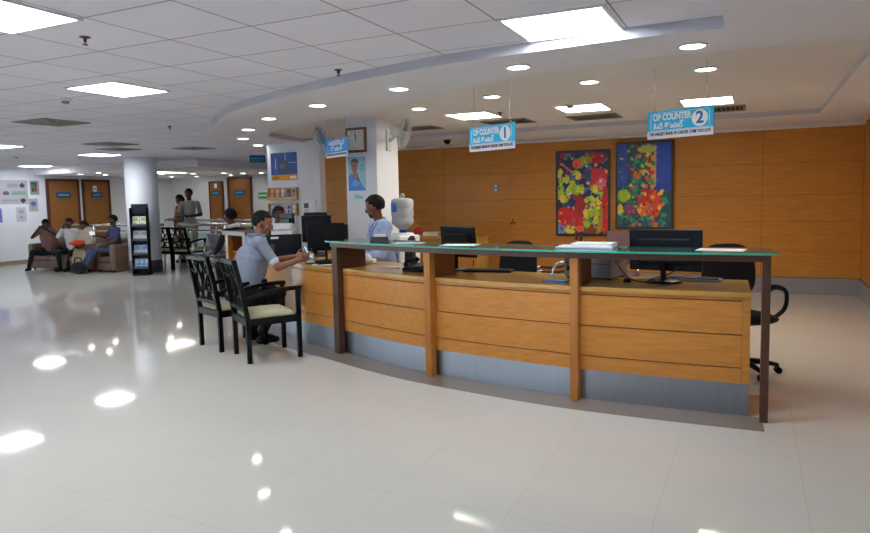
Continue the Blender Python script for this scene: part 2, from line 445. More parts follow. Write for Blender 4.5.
# short wall that carries the brochures, square pillar, round column
slab('wall_brochure', (-7.27, 8.8, 0), (-6.23, 8.95, SO+.03), 'pillar')
struct(MB().box((-4.63, 7.1, 0), (-4.18, 7.65, CE-.008)).build('pillar_square', 'pillar', bevel=.008))
colm = struct(MB().lathe([(.335, 0), (.335, CE)], (-12.1, 10.42, 0), 40).build('pillar_round', 'pillar'))
struct(MB().lathe([(.345, 0), (.345, .27), (.337, .275)], (-12.1, 10.42, 0), 40).build('baseboard_column', 'skirt_dark'))

# doors: each a frame, a leaf, a handle and its sign
def door(name, mx, w, h, label, badge, hinge=1, frame=.07):
    f = MB(); f.box((-w/2-frame, -.05, 0), (-w/2, .02, h+frame), 0, mx); f.box((w/2, -.05, 0), (w/2+frame, .02, h+frame), 0, mx); f.box((-w/2, -.05, h), (w/2, .02, h+frame), 0, mx)
    r = bpy.data.objects.new(name, None); COL.objects.link(r); struct(r, label, 'door')
    f.build('door_frame', 'door_frame', r, .004)
    d = MB().box((-w/2, -.03, .008), (w/2, .0, h), 0, mx).build('door_leaf', 'wood_door', r, .003)
    hx = hinge*(w/2-.07)
    MB().tube([mx @ V((hx, -.03, 1.0)), mx @ V((hx, -.075, 1.0)), mx @ V((hx-hinge*.1, -.075, 1.0))], .01, 8).build('door_handle', 'chrome', d)
    s = MB().box((-badge/2, -.042, 1.72), (badge/2, -.031, 1.86), 0, mx)
    for k in range(5): s.box((-badge*.36+k*badge*.15, -.044, 1.765), (-badge*.36+k*badge*.15+badge*.1, -.042, 1.815), 1, mx)
    s.build('door_sign', ['sign_navy', 'sign_cyan'], d)
    return r
def frameL(y): return MX.Translation((-17.2, y, 0)) @ MX.Rotation(PI/2, 4, 'Z')
def frameF(x): return MX.Translation((x, 16, 0)) 
door('door_1', frameL(12.17), .83, 2.16, 'brown wooden door with a blue sign, behind the man in the white shirt', .42)
door('door_2', frameL(13.2), .76, 2.16, 'brown wooden door with a blue sign and white notice above it, by the round column', .34)
door('door_3', frameF(-15.27), .5, 2.12, 'narrow pale brown door on the far wall, left of the wide door', .32, 1, .04)
door('door_4', frameF(-14.32), .82, 2.2, 'wide orange brown door on the far wall behind the counter', .42, -1)
# ------------------------------------------------------------------ ceiling fittings
def panel(x, y, z, m, label, group, sx=.6, sy=.6):
    t = thing('ceiling_panel_light', label, 'ceiling light', (x, y, z), 0, group)
    f = MB(); a, b = sx/2, sy/2
    for lo, hi in (((-a, -b, -.012), (a, -b+.02, .0)), ((-a, b-.02, -.012), (a, b, .0)), ((-a, -b+.02, -.012), (-a+.02, b-.02, .0)), ((a-.02, -b+.02, -.012), (a, b-.02, .0))): f.box(lo, hi)
    f.build('frame', 'lamp_frame', t); MB().box((-a+.02, -b+.02, -.008), (a-.02, b-.02, -.002)).build('diffuser', m, t)
G = 'square panel lights in the tiled ceiling'
for x, y, lb in ((-1.03, 3.93, 'square white panel light at the curved ceiling edge above the counter'),
                 (-5.0, 4.12, 'square white panel light in the ceiling tiles near the smoke detector'),
                 (-3.57, 2.2, 'large bright panel light at the top left corner of the photo'),
                 (-11.25, 6.85, 'panel light at the left edge of the photo, half out of frame'),
                 (-11.8, 9.2, 'panel light in the ceiling just in front of the round column'),
                 (-16.2, 10.8, 'farthest panel light, above the wall of framed notices')):
    panel(x, y, CE-.001, 'cool_panel', lb, G)
for x, y in ((-1.03, -.4), (-5.0, .3), (-9.0, 1.6), (-1.03, -3.8), (-5.0, -3.6), (-9.0, -2.6), (-13, 4), (-13.5, -.6), (-16, 6)):  # unseen panels added to light the near part of the room
    panel(x, y, CE-.001, 'cool_panel', 'unseen square white panel light added in the ceiling to light the room', G)
G = 'square panel lights in the tray ceiling'
for x, y, lb in ((-3.08, 7.57, 'warm panel light above the sign with number 1'), (-1.77, 7.64, 'warm panel light above the left painting'), (-.48, 7.88, 'warm panel light behind the sign with number 2')):
    panel(x, y, CE-.013, 'warm_panel', lb, G, .54, .6)
panel(-14.0, 12.9, LOW-.001, 'far_panel', 'long warm panel light above the standing couple', None, .6, 1.0)

def downlight(x, y, z, m, label, group, r=.075):
    t = thing('round_downlight', label, 'downlight', (x, y, z), 0, group)
    MB().lathe([(r+.018, 0), (r+.02, -.006), (r+.004, -.012), (r, -.008), (r, 0)], n=28).build('rim', 'lamp_frame', t)
    MB().lathe([(r*.98, -.002), (r*.98, -.007), (r*.6, -.010), (.001, -.011)], n=28).build('lens', m, t)
G = 'round downlights around the counter'
for x, y, z, lb in ((-1.55, 4.67, SO, 'round downlight in the curved soffit, left of the nearest panel light'), (-2.73, 5.04, SO, 'round downlight in the soffit left of the sign with number 1'),
                    (-3.87, 5.47, SO, 'round downlight in the soffit in front of the square pillar'), (-4.93, 6.02, SO, 'round downlight in the soffit right above the blue wall poster'),
                    (-5.89, 6.78, SO, 'round downlight near the curved soffit tip, second from it'), (-6.79, 7.7, SO, 'round downlight in the soffit tip, left of the brochure wall'),
                    (-7.4, 8.74, SO, 'farthest round downlight of the soffit, over the brochure wall edge'), (-.37, 4.6, SO, 'round downlight in the soffit nearest the right of the photo'),
                    (-1.32, 5.93, CE-.013, 'round downlight in the tray between the two number signs'), (-2.35, 6.26, CE-.013, 'round downlight in the tray above the sign with number 1'),
                    (-3.35, 6.63, CE-.013, 'round downlight in the tray right of the wall fan'), (-.37, 5.84, CE-.013, 'round downlight in the tray above the sign with number 2')):
    downlight(x, y, z, 'down', lb, G)
G = 'small downlights in the far lowered ceiling'
for x, y, lb in ((-16.05, 11.9, 'double spot downlight between the two left doors'), (-15.1, 11.7, 'far downlight above the second left door'), (-16, 12.6, 'far downlight above the right jamb of the second left door'),
                 (-14.86, 13.5, 'far downlight above the standing couple, left of the long light'), (-14.1, 13.9, 'far downlight above the standing couple, right of the long light'), (-13.45, 14.4, 'far downlight above the narrow door'),
                 (-13.2, 14.9, 'far downlight above the wide door, left one'), (-12.8, 15.2, 'far downlight above the wide door, right one'), (-14.3, 15.6, 'far downlight close to the far wall above the doors'),
                 (-16.2, 15.1, 'far downlight close to the far wall beside the column'), (-15.6, 15.5, 'far downlight close to the far wall above the man')):
    downlight(x, y, LOW, 'down_warm', lb, G, .085)

def air_vent(x, y, z, label, sx=.6, sy=.3, rz=0):
    t = thing('air_vent', label, 'air vent', (x, y, z), rz, 'ceiling air vents')
    f = MB(); a, b = sx/2, sy/2
    for lo, hi in (((-a, -b, -.012), (a, -b+.03, 0)), ((-a, b-.03, -.012), (a, b, 0)), ((-a, -b+.03, -.012), (-a+.03, b-.03, 0)), ((a-.03, -b+.03, -.012), (a, b-.03, 0))): f.box(lo, hi)
    f.build('frame', 'vent', t)
    MB().box((-a+.03, -b+.03, -.004), (a-.03, b-.03, 0)).build('backing', 'vent_dark', t)
    s = MB(); n = int((sx-.06)/.05)
    for k in range(n): s.cbox((-a+.055+k*.05, 0, -.009), (.008, sy-.06, .009))
    s.build('louvre', 'vent', t)
air_vent(-2.95, 8.45, CE-.013, 'brown louvred vent behind the panel light over sign number 1', .62, .5)
air_vent(-1.85, 8.6, CE-.013, 'brown louvred vent above the left painting', .62, .5)
air_vent(-.42, 8.72, CE-.013, 'brown louvred vent behind sign number 2', .62, .5)
air_vent(-4.25, 8.48, CE-.013, 'brown louvred vent right of the square pillar top', .5, .4)

def diffuser(x, y, label, s=.6):
    t = thing('air_diffuser', label, 'air diffuser', (x, y, CE-.001), 0, 'square grey air diffusers in the tiled ceiling')
    for i, r in enumerate((.5, .37, .24, .11)):
        q = MB(); a = s*r; b = a-.05*s
        for lo, hi in (((-a, -a), (a, -b)), ((-a, b), (a, a)), ((-a, -b), (-b, b)), ((b, -b), (a, b))): q.box((lo[0], lo[1], -.012-.004*i), (hi[0], hi[1], -.002))
        q.build('ring', 'diffuser', t)
    MB().box((-s*.48, -s*.48, -.006), (s*.48, s*.48, 0)).build('backing', 'vent', t)
diffuser(-7.6, 5.3, 'grey square air diffuser left in the tiled ceiling, behind the smoke detector')
diffuser(-9.6, 7.7, 'grey air diffuser in the ceiling in front of the column, nearer one', .6)
diffuser(-10.4, 8.5, 'grey air diffuser in the ceiling right in front of the column, farther one', .55)
diffuser(-9.3, 9.2, 'grey air diffuser right of the column near the dropped beam', .55)

def sprinkler(x, y, z, label):
    t = thing('sprinkler', label, 'sprinkler', (x, y, z), 0, 'ceiling sprinklers')
    MB().lathe([(.032, 0), (.032, -.004), (.02, -.008), (.008, -.012), (.008, -.03)], n=16).build('body', 'metal_dark', t)
    q = MB(); q.cyl((-.012, 0, -.012), (-.006, 0, -.045), .003, n=6); q.cyl((.012, 0, -.012), (.006, 0, -.045), .003, n=6); q.lathe([(.017, -.045), (.017, -.048)], n=12); q.build('deflector', 'metal_dark', t)
for x, y, z, lb in ((-3.62, 2.77, CE, 'small sprinkler beside the large top left panel light'), (-2.91, 4.4, CE, 'small sprinkler at the curved ceiling edge'), (-6.86, 6.4, CE, 'small sprinkler in the tiles before the soffit tip'),
                    (-2.72, 7.5, CE-.013, 'small sprinkler in the tray above sign number 1'), (-5.4, 7.6, CE-.013, 'small sprinkler in the tray before the left wall fan')):
    sprinkler(x, y, z, lb)
def smoke(x, y, z, label, m='white_plastic', r=.055):
    t = thing('smoke_detector', label, 'smoke detector', (x, y, z), 0, 'ceiling smoke detectors')
    MB().lathe([(r, 0), (r, -.012), (r*.9, -.02)], n=24).build('base', m, t)
    MB().lathe([(r*.62, -.02), (r*.6, -.036), (r*.4, -.044), (.002, -.045)], n=24).build('sensor', 'grey_plastic', t)
smoke(-5.88, 4.25, CE, 'white smoke detector beyond the second panel light')
smoke(-13.25, 8.44, CE, 'white smoke detector far left in the tiled ceiling')
smoke(-1.83, 7.28, CE-.013, 'white smoke detector beside the panel light over the left painting', r=.06)
t = thing('dome_camera', 'black dome camera under the soffit by the wood wall', 'camera', (-4.5, 9.9, SO), 0)
MB().lathe([(.06, 0), (.06, -.02), (.055, -.025)], n=24).build('base', 'black', t)
MB().lathe([(.05, -.025), (.045, -.05), (.028, -.066), (.002, -.072)], n=24).build('dome', 'black_gloss', t)

# ------------------------------------------------------------------ hanging signs
def hang_sign(x, y, z, rz, kind, label, top):
    t = thing('hanging_sign', label, 'sign', (x, y, z), rz, 'blue counter signs hung from the ceiling')
    w, h = .55, .22
    b = MB().box((-w/2, -.006, -h/2), (w/2, .006, h/2)).build('sign_board', 'sign_cyan' if kind != 3 else 'sign_blue', t, .003)
    MB().box((-w/2+.001, -.0075, -h/2+.001), (w/2-.001, -.006, -h/2+h*.27)).build('white_band', 'sign_white', t)
    mx = MX.Translation((0, -.0085, 0)) @ MX.Rotation(PI/2, 4, 'X')
    q = MB(); 
    text_mesh(q, 'THE EARLIEST SIGNS OF CANCER COME TOO LATE', .034, mx @ MX.Translation((0, -h*.34, 0)), 0, bold=.0011, width=.51)
    q.build('slogan', 'ink_dark', t)
    q = MB()
    if kind != 3:
        text_mesh(q, 'OP COUNTER', .07, mx @ MX.Translation((-.063, .055, 0)), 0, bold=.0028, width=.325)
        text_mesh(q, '\u0c13\u0c2a\u0c3f \u0c15\u0c4c\u0c02\u0c1f\u0c30\u0c4d', .06, mx @ MX.Translation((-.095, -.012, 0)), 0, bold=.0022, width=.255)
        q.build('lettering', 'white_ink', t)
        # rounded outline
        r = MB(); pts = []
        x0, x1, z0, z1, c = -.242, .242, -.046, .092, .022
        for cx, cz, a0 in ((x1-c, z1-c, 0), (x0+c, z1-c, 90), (x0+c, z0+c, 180), (x1-c, z0+c, 270)):
            for k in range(6): a = math.radians(a0+k*18); pts.append((cx+c*math.cos(a), -.0085, cz+c*math.sin(a)))
        r.tube(pts, .0025, 4, closed=True); r.build('outline', 'white_ink', t)
        d = MB().lathe([(.064, 0), (.064, .002)], n=36)
        d.v = [((p[0]+.168), -.0085-p[2], p[1]+.024) for p in d.v]
        d.build('number_disc', 'white_ink', t)
        n = MB(); text_mesh(n, str(kind), .125, mx @ MX.Translation((.168, .024, .003)), 0, bold=.003); n.build('number', 'ink_blue', t)
    else:
        text_mesh(q, '\u0c30\u0c3f\u0c1c\u0c3f\u0c38\u0c4d\u0c1f\u0c4d\u0c30\u0c47\u0c37\u0c28\u0c4d', .07, mx @ MX.Translation((0, .058, 0)), 0, bold=.001, width=.4)
        text_mesh(q, '\u0c15\u0c4c\u0c02\u0c1f\u0c30\u0c4d', .07, mx @ MX.Translation((0, -.008, 0)), 0, bold=.001, width=.3)
        q.build('lettering', 'white_ink', t)
    for s in (-1, 1):
        c = MB().cyl((s*.215, 0, h/2-.01), (s*.215, 0, top-z), .0025, n=6).build('hanging_wire', 'chrome', t)
        MB().tube([(s*.215+.012*math.cos(k), 0, h/2+.012+.012*math.sin(k)) for k in [i*PI/4 for i in range(8)]], .0025, 5, closed=True).build('hook', 'chrome', c)
hang_sign(-.54, 5.6, 2.047, -math.radians(22), 2, 'cyan hanging sign OP COUNTER with number 2', CE-.013)
hang_sign(-2.088, 5.539, 2.017, -math.radians(23.3), 1, 'cyan hanging sign OP COUNTER with number 1', CE-.013)
hang_sign(-4.554, 6.802, 2.124, -math.radians(28.4), 3, 'blue hanging sign with two lines of script, by the wall clock', CE-.013)
t = thing('overhead_sign', 'dark blue hanging direction sign below the far beam', 'sign', (-11.36, 13.3, 2.1), -PI*.35)
t.location = (-8.77, 10.33, 2.33); t.rotation_euler = (0, 0, .7)
MB().box((-.15, -.008, -.07), (.15, .008, .07)).build('sign_board', 'sign_navy', t)
q = MB()
for k in range(4): q.box((-.13+k*.065, -.011, -.01), (-.085+k*.065, -.008, .03))
for k in range(3): q.box((-.12+k*.08, -.011, -.05), (-.06+k*.08, -.008, -.03))
q.build('lettering', 'sign_cyan', t)
q = MB(); q.cyl((-.13, 0, .08), (-.13, 0, .179), .003, n=6); q.build('hanging_wire', 'chrome', t); q = MB(); q.cyl((.13, 0, .08), (.13, 0, .179), .003, n=6); q.build('hanging_wire', 'chrome', t)

# ------------------------------------------------------------------ things on walls
import random as _r
def painting(name, label, x, z, w, h, shapes, bg, seed, tilt):
    t = thing(name, label, 'painting', (x, 10.93, z), 0, 'paintings on the wood wall'); t.rotation_euler = (tilt, 0, 0)
    f = MB(); b = .035
    for lo, hi in (((-w/2, -.04, 0), (w/2, -.005, b)), ((-w/2, -.04, h-b), (w/2, -.005, h)), ((-w/2, -.04, b), (-w/2+b, -.005, h-b)), ((w/2-b, -.04, b), (w/2, -.005, h-b))): f.box(lo, hi)
    f.build('picture_frame', 'frame_dark', t, .004)
    c = pic_obj('canvas', w-2*b+.004, h-2*b+.004, 64, 100, shapes, bg, t, 'canvas', .012, .008, seed); c.location = (0, -.026, b-.002)
def daubs(n, seed, zone, cols, rmin=.03, rmax=.08):
    r = _r.Random(seed); out = []
    for _ in range(n):
        x, y = r.uniform(zone[0], zone[2]), r.uniform(zone[1], zone[3]); c = r.choice(cols)
        if r.random() < .5: out.append(('e', x, y, r.uniform(rmin, rmax), r.uniform(rmin, rmax)*.7, c))
        else:
            a = r.uniform(0, PI); k = r.uniform(rmin, rmax)*1.2
            out.append(('p', [(x+k*math.cos(a+q), y+.6*k*math.sin(a+q)) for q in (0, 1.2, 2.9, 4.2)], c))
    return out
RED, CRIM, LIME, GRN, BLU, NAVY, YEL, TEAL, ORG, WHT, PNK = L3(196, 22, 26), L3(150, 24, 40), L3(150, 186, 36), L3(30, 112, 70), L3(36, 64, 168), L3(22, 30, 84), L3(220, 196, 70), L3(30, 140, 120), L3(214, 90, 40), L3(206, 200, 190), L3(206, 96, 110)
S1 = daubs(40, 3, (0, 0, 1, 1), [BLU, NAVY, L3(60, 100, 170), TEAL, CRIM])
S1 += [('e', .13, .2, .17, .13, RED), ('e', .42, .2, .2, .13, RED), ('e', .48, .33, .14, .12, CRIM), ('e', .93, .3, .1, .3, RED), ('e', .8, .2, .1, .2, L3(170, 120, 30))]
S1 += [('e', .72, .92, .25, .07, CRIM), ('e', .55, .9, .14, .05, L3(120, 160, 50)), ('e', .4, .86, .1, .06, ORG)]
S1 += daubs(26, 9, (.03, .42, .5, .78), [LIME, L3(178, 204, 60), L3(110, 150, 40), YEL], .04, .09)
S1 += [('p', [(.62, .56), (.95, .5), (1, .78), (.68, .8)], L3(196, 40, 54)), ('p', [(.45, .7), (.68, .62), (.66, .8)], L3(40, 60, 90)), ('e', .86, .62, .1, .06, PNK)]
S1 += daubs(34, 11, (.56, .1, .86, .56), [LIME, L3(176, 208, 60), L3(80, 140, 44), YEL], .03, .07)
S1 += [('p', [(.02, .88), (.3, .74), (.32, .76), (.04, .9)], L3(190, 120, 70)), ('e', .06, .06, .1, .06, L3(80, 140, 200)), ('e', .25, .05, .12, .05, YEL), ('e', .66, .03, .12, .06, L3(120, 50, 24)), ('e', .44, .06, .1, .04, ORG)]
S1 += daubs(90, 17, (0, 0, 1, 1), [RED, LIME, BLU, YEL, CRIM, NAVY, TEAL, ORG, L3(90, 150, 60)], .012, .03)
S1 += daubs(26, 15, (0, 0, 1, 1), [RED, LIME, BLU, YEL, WHT, CRIM], .015, .035)
painting('abstract_painting', 'left abstract painting, red and lime green on blue', -2.54, .83, .89, 1.4, S1, NAVY, 5, 0)
S2 = daubs(34, 4, (0, 0, 1, 1), [TEAL, GRN, L3(20, 60, 90), NAVY])
S2 += [('r', .68, .42, 1, 1, L3(28, 60, 160)), ('r', .72, .52, .98, .96, L3(34, 72, 180)), ('e', .08, .75, .12, .3, L3(40, 70, 160)), ('p', [(.2, .3), (.55, .95), (.62, .92), (.3, .35)], GRN), ('p', [(.62, .42), (.72, .5), (.72, .98), (.62, .95)], L3(196, 150, 90)), ('e', .55, .93, .18, .05, L3(170, 180, 90))]
S2 += daubs(40, 8, (.25, .45, .66, .86), [YEL, ORG, GRN, RED, TEAL, L3(180, 190, 90), WHT, PNK], .025, .06)
S2 += [('e', .6, .33, .23, .12, RED), ('e', .52, .22, .14, .09, ORG), ('e', .7, .26, .12, .14, L3(220, 60, 30)), ('e', .25, .22, .12, .06, L3(130, 50, 90)), ('e', .12, .38, .12, .08, LIME), ('e', .05, .2, .06, .08, YEL)]
S2 += daubs(30, 12, (.4, .14, .84, .46), [RED, ORG, L3(230, 120, 40), CRIM, YEL], .02, .045)
S2 += daubs(26, 13, (0, 0, 1, .16), [TEAL, L3(30, 90, 110), L3(30, 150, 90), NAVY, ORG], .03, .06)
S2 += daubs(90, 19, (0, 0, .7, 1), [TEAL, GRN, YEL, NAVY, RED, ORG, L3(60, 120, 90), L3(150, 170, 90)], .012, .03)
painting('abstract_painting', 'right abstract painting, red flowers with a dark blue field at right', -1.57, .94, .88, 1.38, S2, L3(20, 70, 80), 6, 0)

t = thing('switch_plate', 'small grey switch plate high on the wood wall', 'switch', (-4.06, 10.948, 1.65), 0)
MB().box((-.045, -.012, -.075), (.045, 0, .075)).build('plate', 'grey_plastic', t, .004)
for s in (-1, 1): MB().box((-.02, -.016, s*.035-.02), (.02, -.012, s*.035+.02)).build('rocker', 'white_plastic', t)
t = thing('wall_hook', 'small dark hook on the wood wall', 'hook', (-3.757, 10.948, 1.06), 0)
q = MB(); q.tube([(0, -.004, .06), (0, -.012, 0), (-.045, -.014, -.045)], .008, 6); q.tube([(0, -.012, 0), (.045, -.014, -.04)], .008, 6); q.build('prong', 'black', t)

t = thing('wall_clock', 'square brown framed wall clock on the white pillar', 'clock', (-4.463, 7.098, 2.233), 0)
w = .305; q = MB()
for lo, hi in (((-.5, -.03, -.5), (.5, 0, -.4)), ((-.5, -.03, .4), (.5, 0, .5)), ((-.5, -.03, -.4), (-.4, 0, .4)), ((.4, -.03, -.4), (.5, 0, .4))): q.box((lo[0]*w, lo[1], lo[2]*w), (hi[0]*w, 0, hi[2]*w))
q.build('frame', 'clock_wood', t, .004)
MB().box((-.4*w, -.014, -.4*w), (.4*w, -.002, .4*w)).build('face', 'clock_face', t)
q = MB()
for k in range(12):
    a = k*PI/6; mx = MX.Translation((.33*w*math.sin(a), -.016, .33*w*math.cos(a))) @ MX.Rotation(a, 4, 'Y'); q.cbox((0, 0, 0), (.007, .003, .022 if k % 3 == 0 else .012), 0, mx)
q.build('hour_mark', 'ink_dark', t)
for nm, a, l, wd in (('hour_hand', .04, .07, .008), ('minute_hand', -.1, .1, .006)):
    MB().box((-wd/2, -.02, -.02), (wd/2, -.017, l), 0, MX.Rotation(a, 4, 'Y')).build(nm, 'ink_dark', t)
SK = L3(150, 104, 84)
PO = [('p', [(.0, 0), (1, 0), (.86, .1), (.62, .32), (.4, .46), (.15, .5), (.0, .4)], L3(70, 130, 214)), ('p', [(.15, .15), (.4, .12), (.66, .2), (.5, .36), (.3, .3)], L3(110, 160, 226)), ('e', .36, .71, .185, .2, SK), ('r', .26, .42, .46, .56, SK), ('p', [(.17, .76), (.22, .84), (.5, .84), (.55, .76), (.57, .88), (.47, .945), (.28, .945), (.16, .87)], L3(44, 34, 36)), ('e', .45, .44, .13, .1, SK),
      ('p', [(.5, .3), (.62, .3), (.56, .46), (.46, .46)], SK), ('p', [(.46, .34), (.62, .28), (.66, .32), (.5, .38)], L3(30, 30, 40)), ('r', .26, .735, .34, .75, L3(40, 30, 30)), ('r', .4, .735, .48, .75, L3(40, 30, 30)), ('r', .22, .715, .52, .72, L3(60, 50, 50)), ('r', .3, .59, .44, .605, L3(110, 60, 56)), ('e', .37, .67, .035, .06, L3(130, 86, 70)),
      ('r', .66, .62, .96, .64, L3(90, 150, 180)), ('r', .66, .67, .96, .69, L3(90, 150, 180)), ('r', .66, .72, .9, .74, L3(60, 120, 160)), ('r', .66, .57, .88, .59, L3(90, 150, 180)), ('r', .9, .9, .97, .96, L3(60, 140, 190))]
t = tag(pic_obj('portrait_poster', .255, .42, 44, 70, PO, lambda u, v: L3(150, 196, 216), None), 'pale blue poster of a man resting his chin on his hand', 'poster'); t.location = (-4.465, 7.096, 1.61)
t = tag(pic_obj('notice', .15, .085, 16, 9, [('r', .1, .62, .6, .8, L3(90, 170, 200)), ('r', .1, .3, .9, .5, L3(90, 180, 205))], L3(190, 226, 232)), 'small pale blue notice below the portrait poster on the pillar', 'notice'); t.location = (-4.45, 7.096, 1.49)

def wall_fan(name, label, base, wallrz, head, axis, bladecol, R=.185):
    """base: bracket on the wall, head: centre of the cage, axis: blowing direction."""
    t = thing(name, label, 'fan', base, 0, 'wall fans on the white pillar')
    nrm = V((math.cos(wallrz), math.sin(wallrz), 0)); h = V(head)-V(base); ax = V(axis).normalized()
    mx = MX.Rotation(wallrz, 4, 'Z')
    q = MB().box((0, -.05, -.15), (.03, .05, .12), 0, mx); q.build('bracket', 'fan_body', t, .01)
    q = MB(); j = h-ax*.11
    q.tube([nrm*.02+V((0, 0, -.02)), nrm*.08+V((0, 0, .0)), j+V((0, 0, -.03))], [.025, .022, .02], 10); q.build('arm', 'fan_body', t)
    rot = ax.to_track_quat('Z', 'Y').to_matrix().to_4x4(); T = MX.Translation(h) @ rot
    q = MB(); q.lathe([(.02, -.17), (.055, -.16), (.066, -.1), (.06, -.05), (.03, -.03)], n=20); q.v = [T @ V(p) for p in q.v]; q.build('motor', 'fan_body', t)
    def cage(nm, sgn):
        q = MB()
        for k in range(36):
            a = 2*PI*k/36; u = V((math.cos(a), math.sin(a), 0))
            q.tube([T @ (u*.03+V((0, 0, sgn*.062))), T @ (u*R*.6+V((0, 0, sgn*.058))), T @ (u*R*.93+V((0, 0, sgn*.03))), T @ (u*R)], .0026, 4)
        for rr, zz in ((R, 0), (R*.6, sgn*.058), (.03, sgn*.062)):
            q.tube([T @ V((rr*math.cos(2*PI*k/36), rr*math.sin(2*PI*k/36), zz)) for k in range(36)], .0035 if rr == R else .002, 5, closed=True)
        q.build(nm, 'fan_cage', t)
    cage('front_cage', 1); cage('rear_cage', -1)
    q = MB().lathe([(.03, -.03), (.034, 0), (.028, .025), (.004, .034)], n=18); q.v = [T @ V(p) for p in q.v]; q.build('hub', bladecol, t)
    for k in range(3):
        q = MB(); vs = []; n = 8
        for i in range(n+1):
            rr = .03+(R*.9-.03)*i/n; wd = .5+.35*math.sin(PI*i/n*.9)
            for s in (-1, 1):
                a = 2*PI*k/3+s*wd; vs.append(T @ V((rr*math.cos(a), rr*math.sin(a), s*.014)))
        q.add(vs, [(2*i, 2*i+1, 2*i+3, 2*i+2) for i in range(n)], 0, True)
        o = q.build('blade', bladecol, t); sd = o.modifiers.new('thick', 'SOLIDIFY'); sd.thickness = .003
wall_fan('wall_fan', 'cream wall fan on the right side of the pillar, cage turned edge on', (-4.179, 7.38, 2.25), 0, (-3.8, 7.12, 2.28), (.72, .6, -.22), 'fan_blade')
wall_fan('wall_fan', 'blue bladed wall fan on the left side of the pillar, behind the small sign', (-4.631, 7.4, 2.26), PI, (-4.99, 7.1, 2.24), (-.5, -.85, -.18), 'fan_blue')

# brochure wall
NB, NO = L3(22, 62, 138), L3(236, 160, 40)
PB = [('r', 0, 0, 1, .2, NO), ('r', .08, .26, .26, .66, L3(40, 84, 160)), ('r', .3, .3, .68, .7, L3(50, 60, 84)), ('e', .45, .52, .12, .1, L3(90, 86, 92)), ('r', .2, .78, .52, .8, L3(120, 170, 210)), ('r', .56, .7, .58, .98, L3(130, 170, 210)), ('r', .18, .42, .2, .8, WHT), ('r', .64, .62, .96, .66, L3(120, 170, 210)), ('r', .72, .06, .95, .14, L3(250, 240, 220)), ('r', .06, .05, .3, .14, L3(160, 120, 60)), ('r', .7, .78, .96, .8, L3(70, 110, 170))]
t = tag(pic_obj('wall_poster', .53, .45, 40, 34, PB, NB), 'navy blue wall poster with an orange strip along its bottom', 'poster'); t.location = (-6.93, 8.794, 1.835)
def rack(z, label, cols):
    t = thing('brochure_rack', label, 'brochure rack', (-6.95, 8.8, z), 0, 'wooden brochure racks on the white wall')
    MB().box((-.28, -.014, 0), (.28, -.001, .2)).build('back_board', 'rack_wood', t)
    MB().box((-.28, -.07, 0), (.28, -.014, .014)).build('shelf', 'rack_wood', t)
    MB().box((-.28, -.07, .014), (.28, -.058, .045)).build('front_lip', 'rack_wood', t)
    for s in (-1, 1): MB().box((s*.28-.006, -.07, 0), (s*.28+.006, -.001, .2)).build('end_panel', 'rack_wood', t)
    for i, (c1, c2, lb) in enumerate(cols):
        o = pic_obj('brochure', .085, .17, 8, 14, [('r', .1, .55, .9, .92, c2), ('e', .5, .35, .3, .15, c2)], c1, None, 'ink', .006, 0, i)
        tag(o, lb, 'brochure', 'brochures in the wooden racks'); o.location = (-6.95-.22+i*.11, 8.8-.05, z+.015); o.rotation_euler = (-.16, 0, 0)
rack(1.52, 'upper wooden brochure rack under the navy poster', [(L3(190, 120, 70), L3(220, 190, 160), 'tan brochure leftmost in the upper rack'), (L3(200, 70, 40), L3(240, 200, 150), 'orange red brochure second in the upper rack'), (L3(150, 170, 190), L3(220, 230, 240), 'grey blue brochure in the middle of the upper rack'), (L3(170, 150, 150), L3(90, 80, 90), 'brown grey brochure fourth in the upper rack'), (L3(190, 190, 200), L3(120, 90, 70), 'pale brochure rightmost in the upper rack')])
rack(1.26, 'lower wooden brochure rack behind the monitors', [(L3(90, 150, 210), L3(200, 220, 240), 'blue brochure leftmost in the lower rack'), (L3(80, 140, 200), L3(190, 210, 240), 'blue brochure second in the lower rack'), (L3(220, 226, 236), L3(150, 160, 190), 'white brochure in the middle of the lower rack'), (L3(230, 232, 240), L3(60, 60, 90), 'white brochure with dark print in the lower rack'), (L3(170, 190, 220), L3(230, 236, 246), 'pale blue brochure rightmost in the lower rack')])
t = thing('control_box', 'white wall mounted terminal with a small dark screen', 'terminal', (-6.42, 8.8, 1.4), 0)
MB().box((-.14, -.07, -.11), (.12, 0, .11)).build('housing', 'white_plastic', t, .008)
MB().box((-.09, -.074, -.02), (.0, -.069, .06)).build('display', 'dark_grey', t)
q = MB()
for i in range(3):
    for j in range(2): q.cbox((-.075+i*.03, -.072, -.05-j*.025), (.018, .006, .014))
q.build('keypad', 'grey_plastic', t)
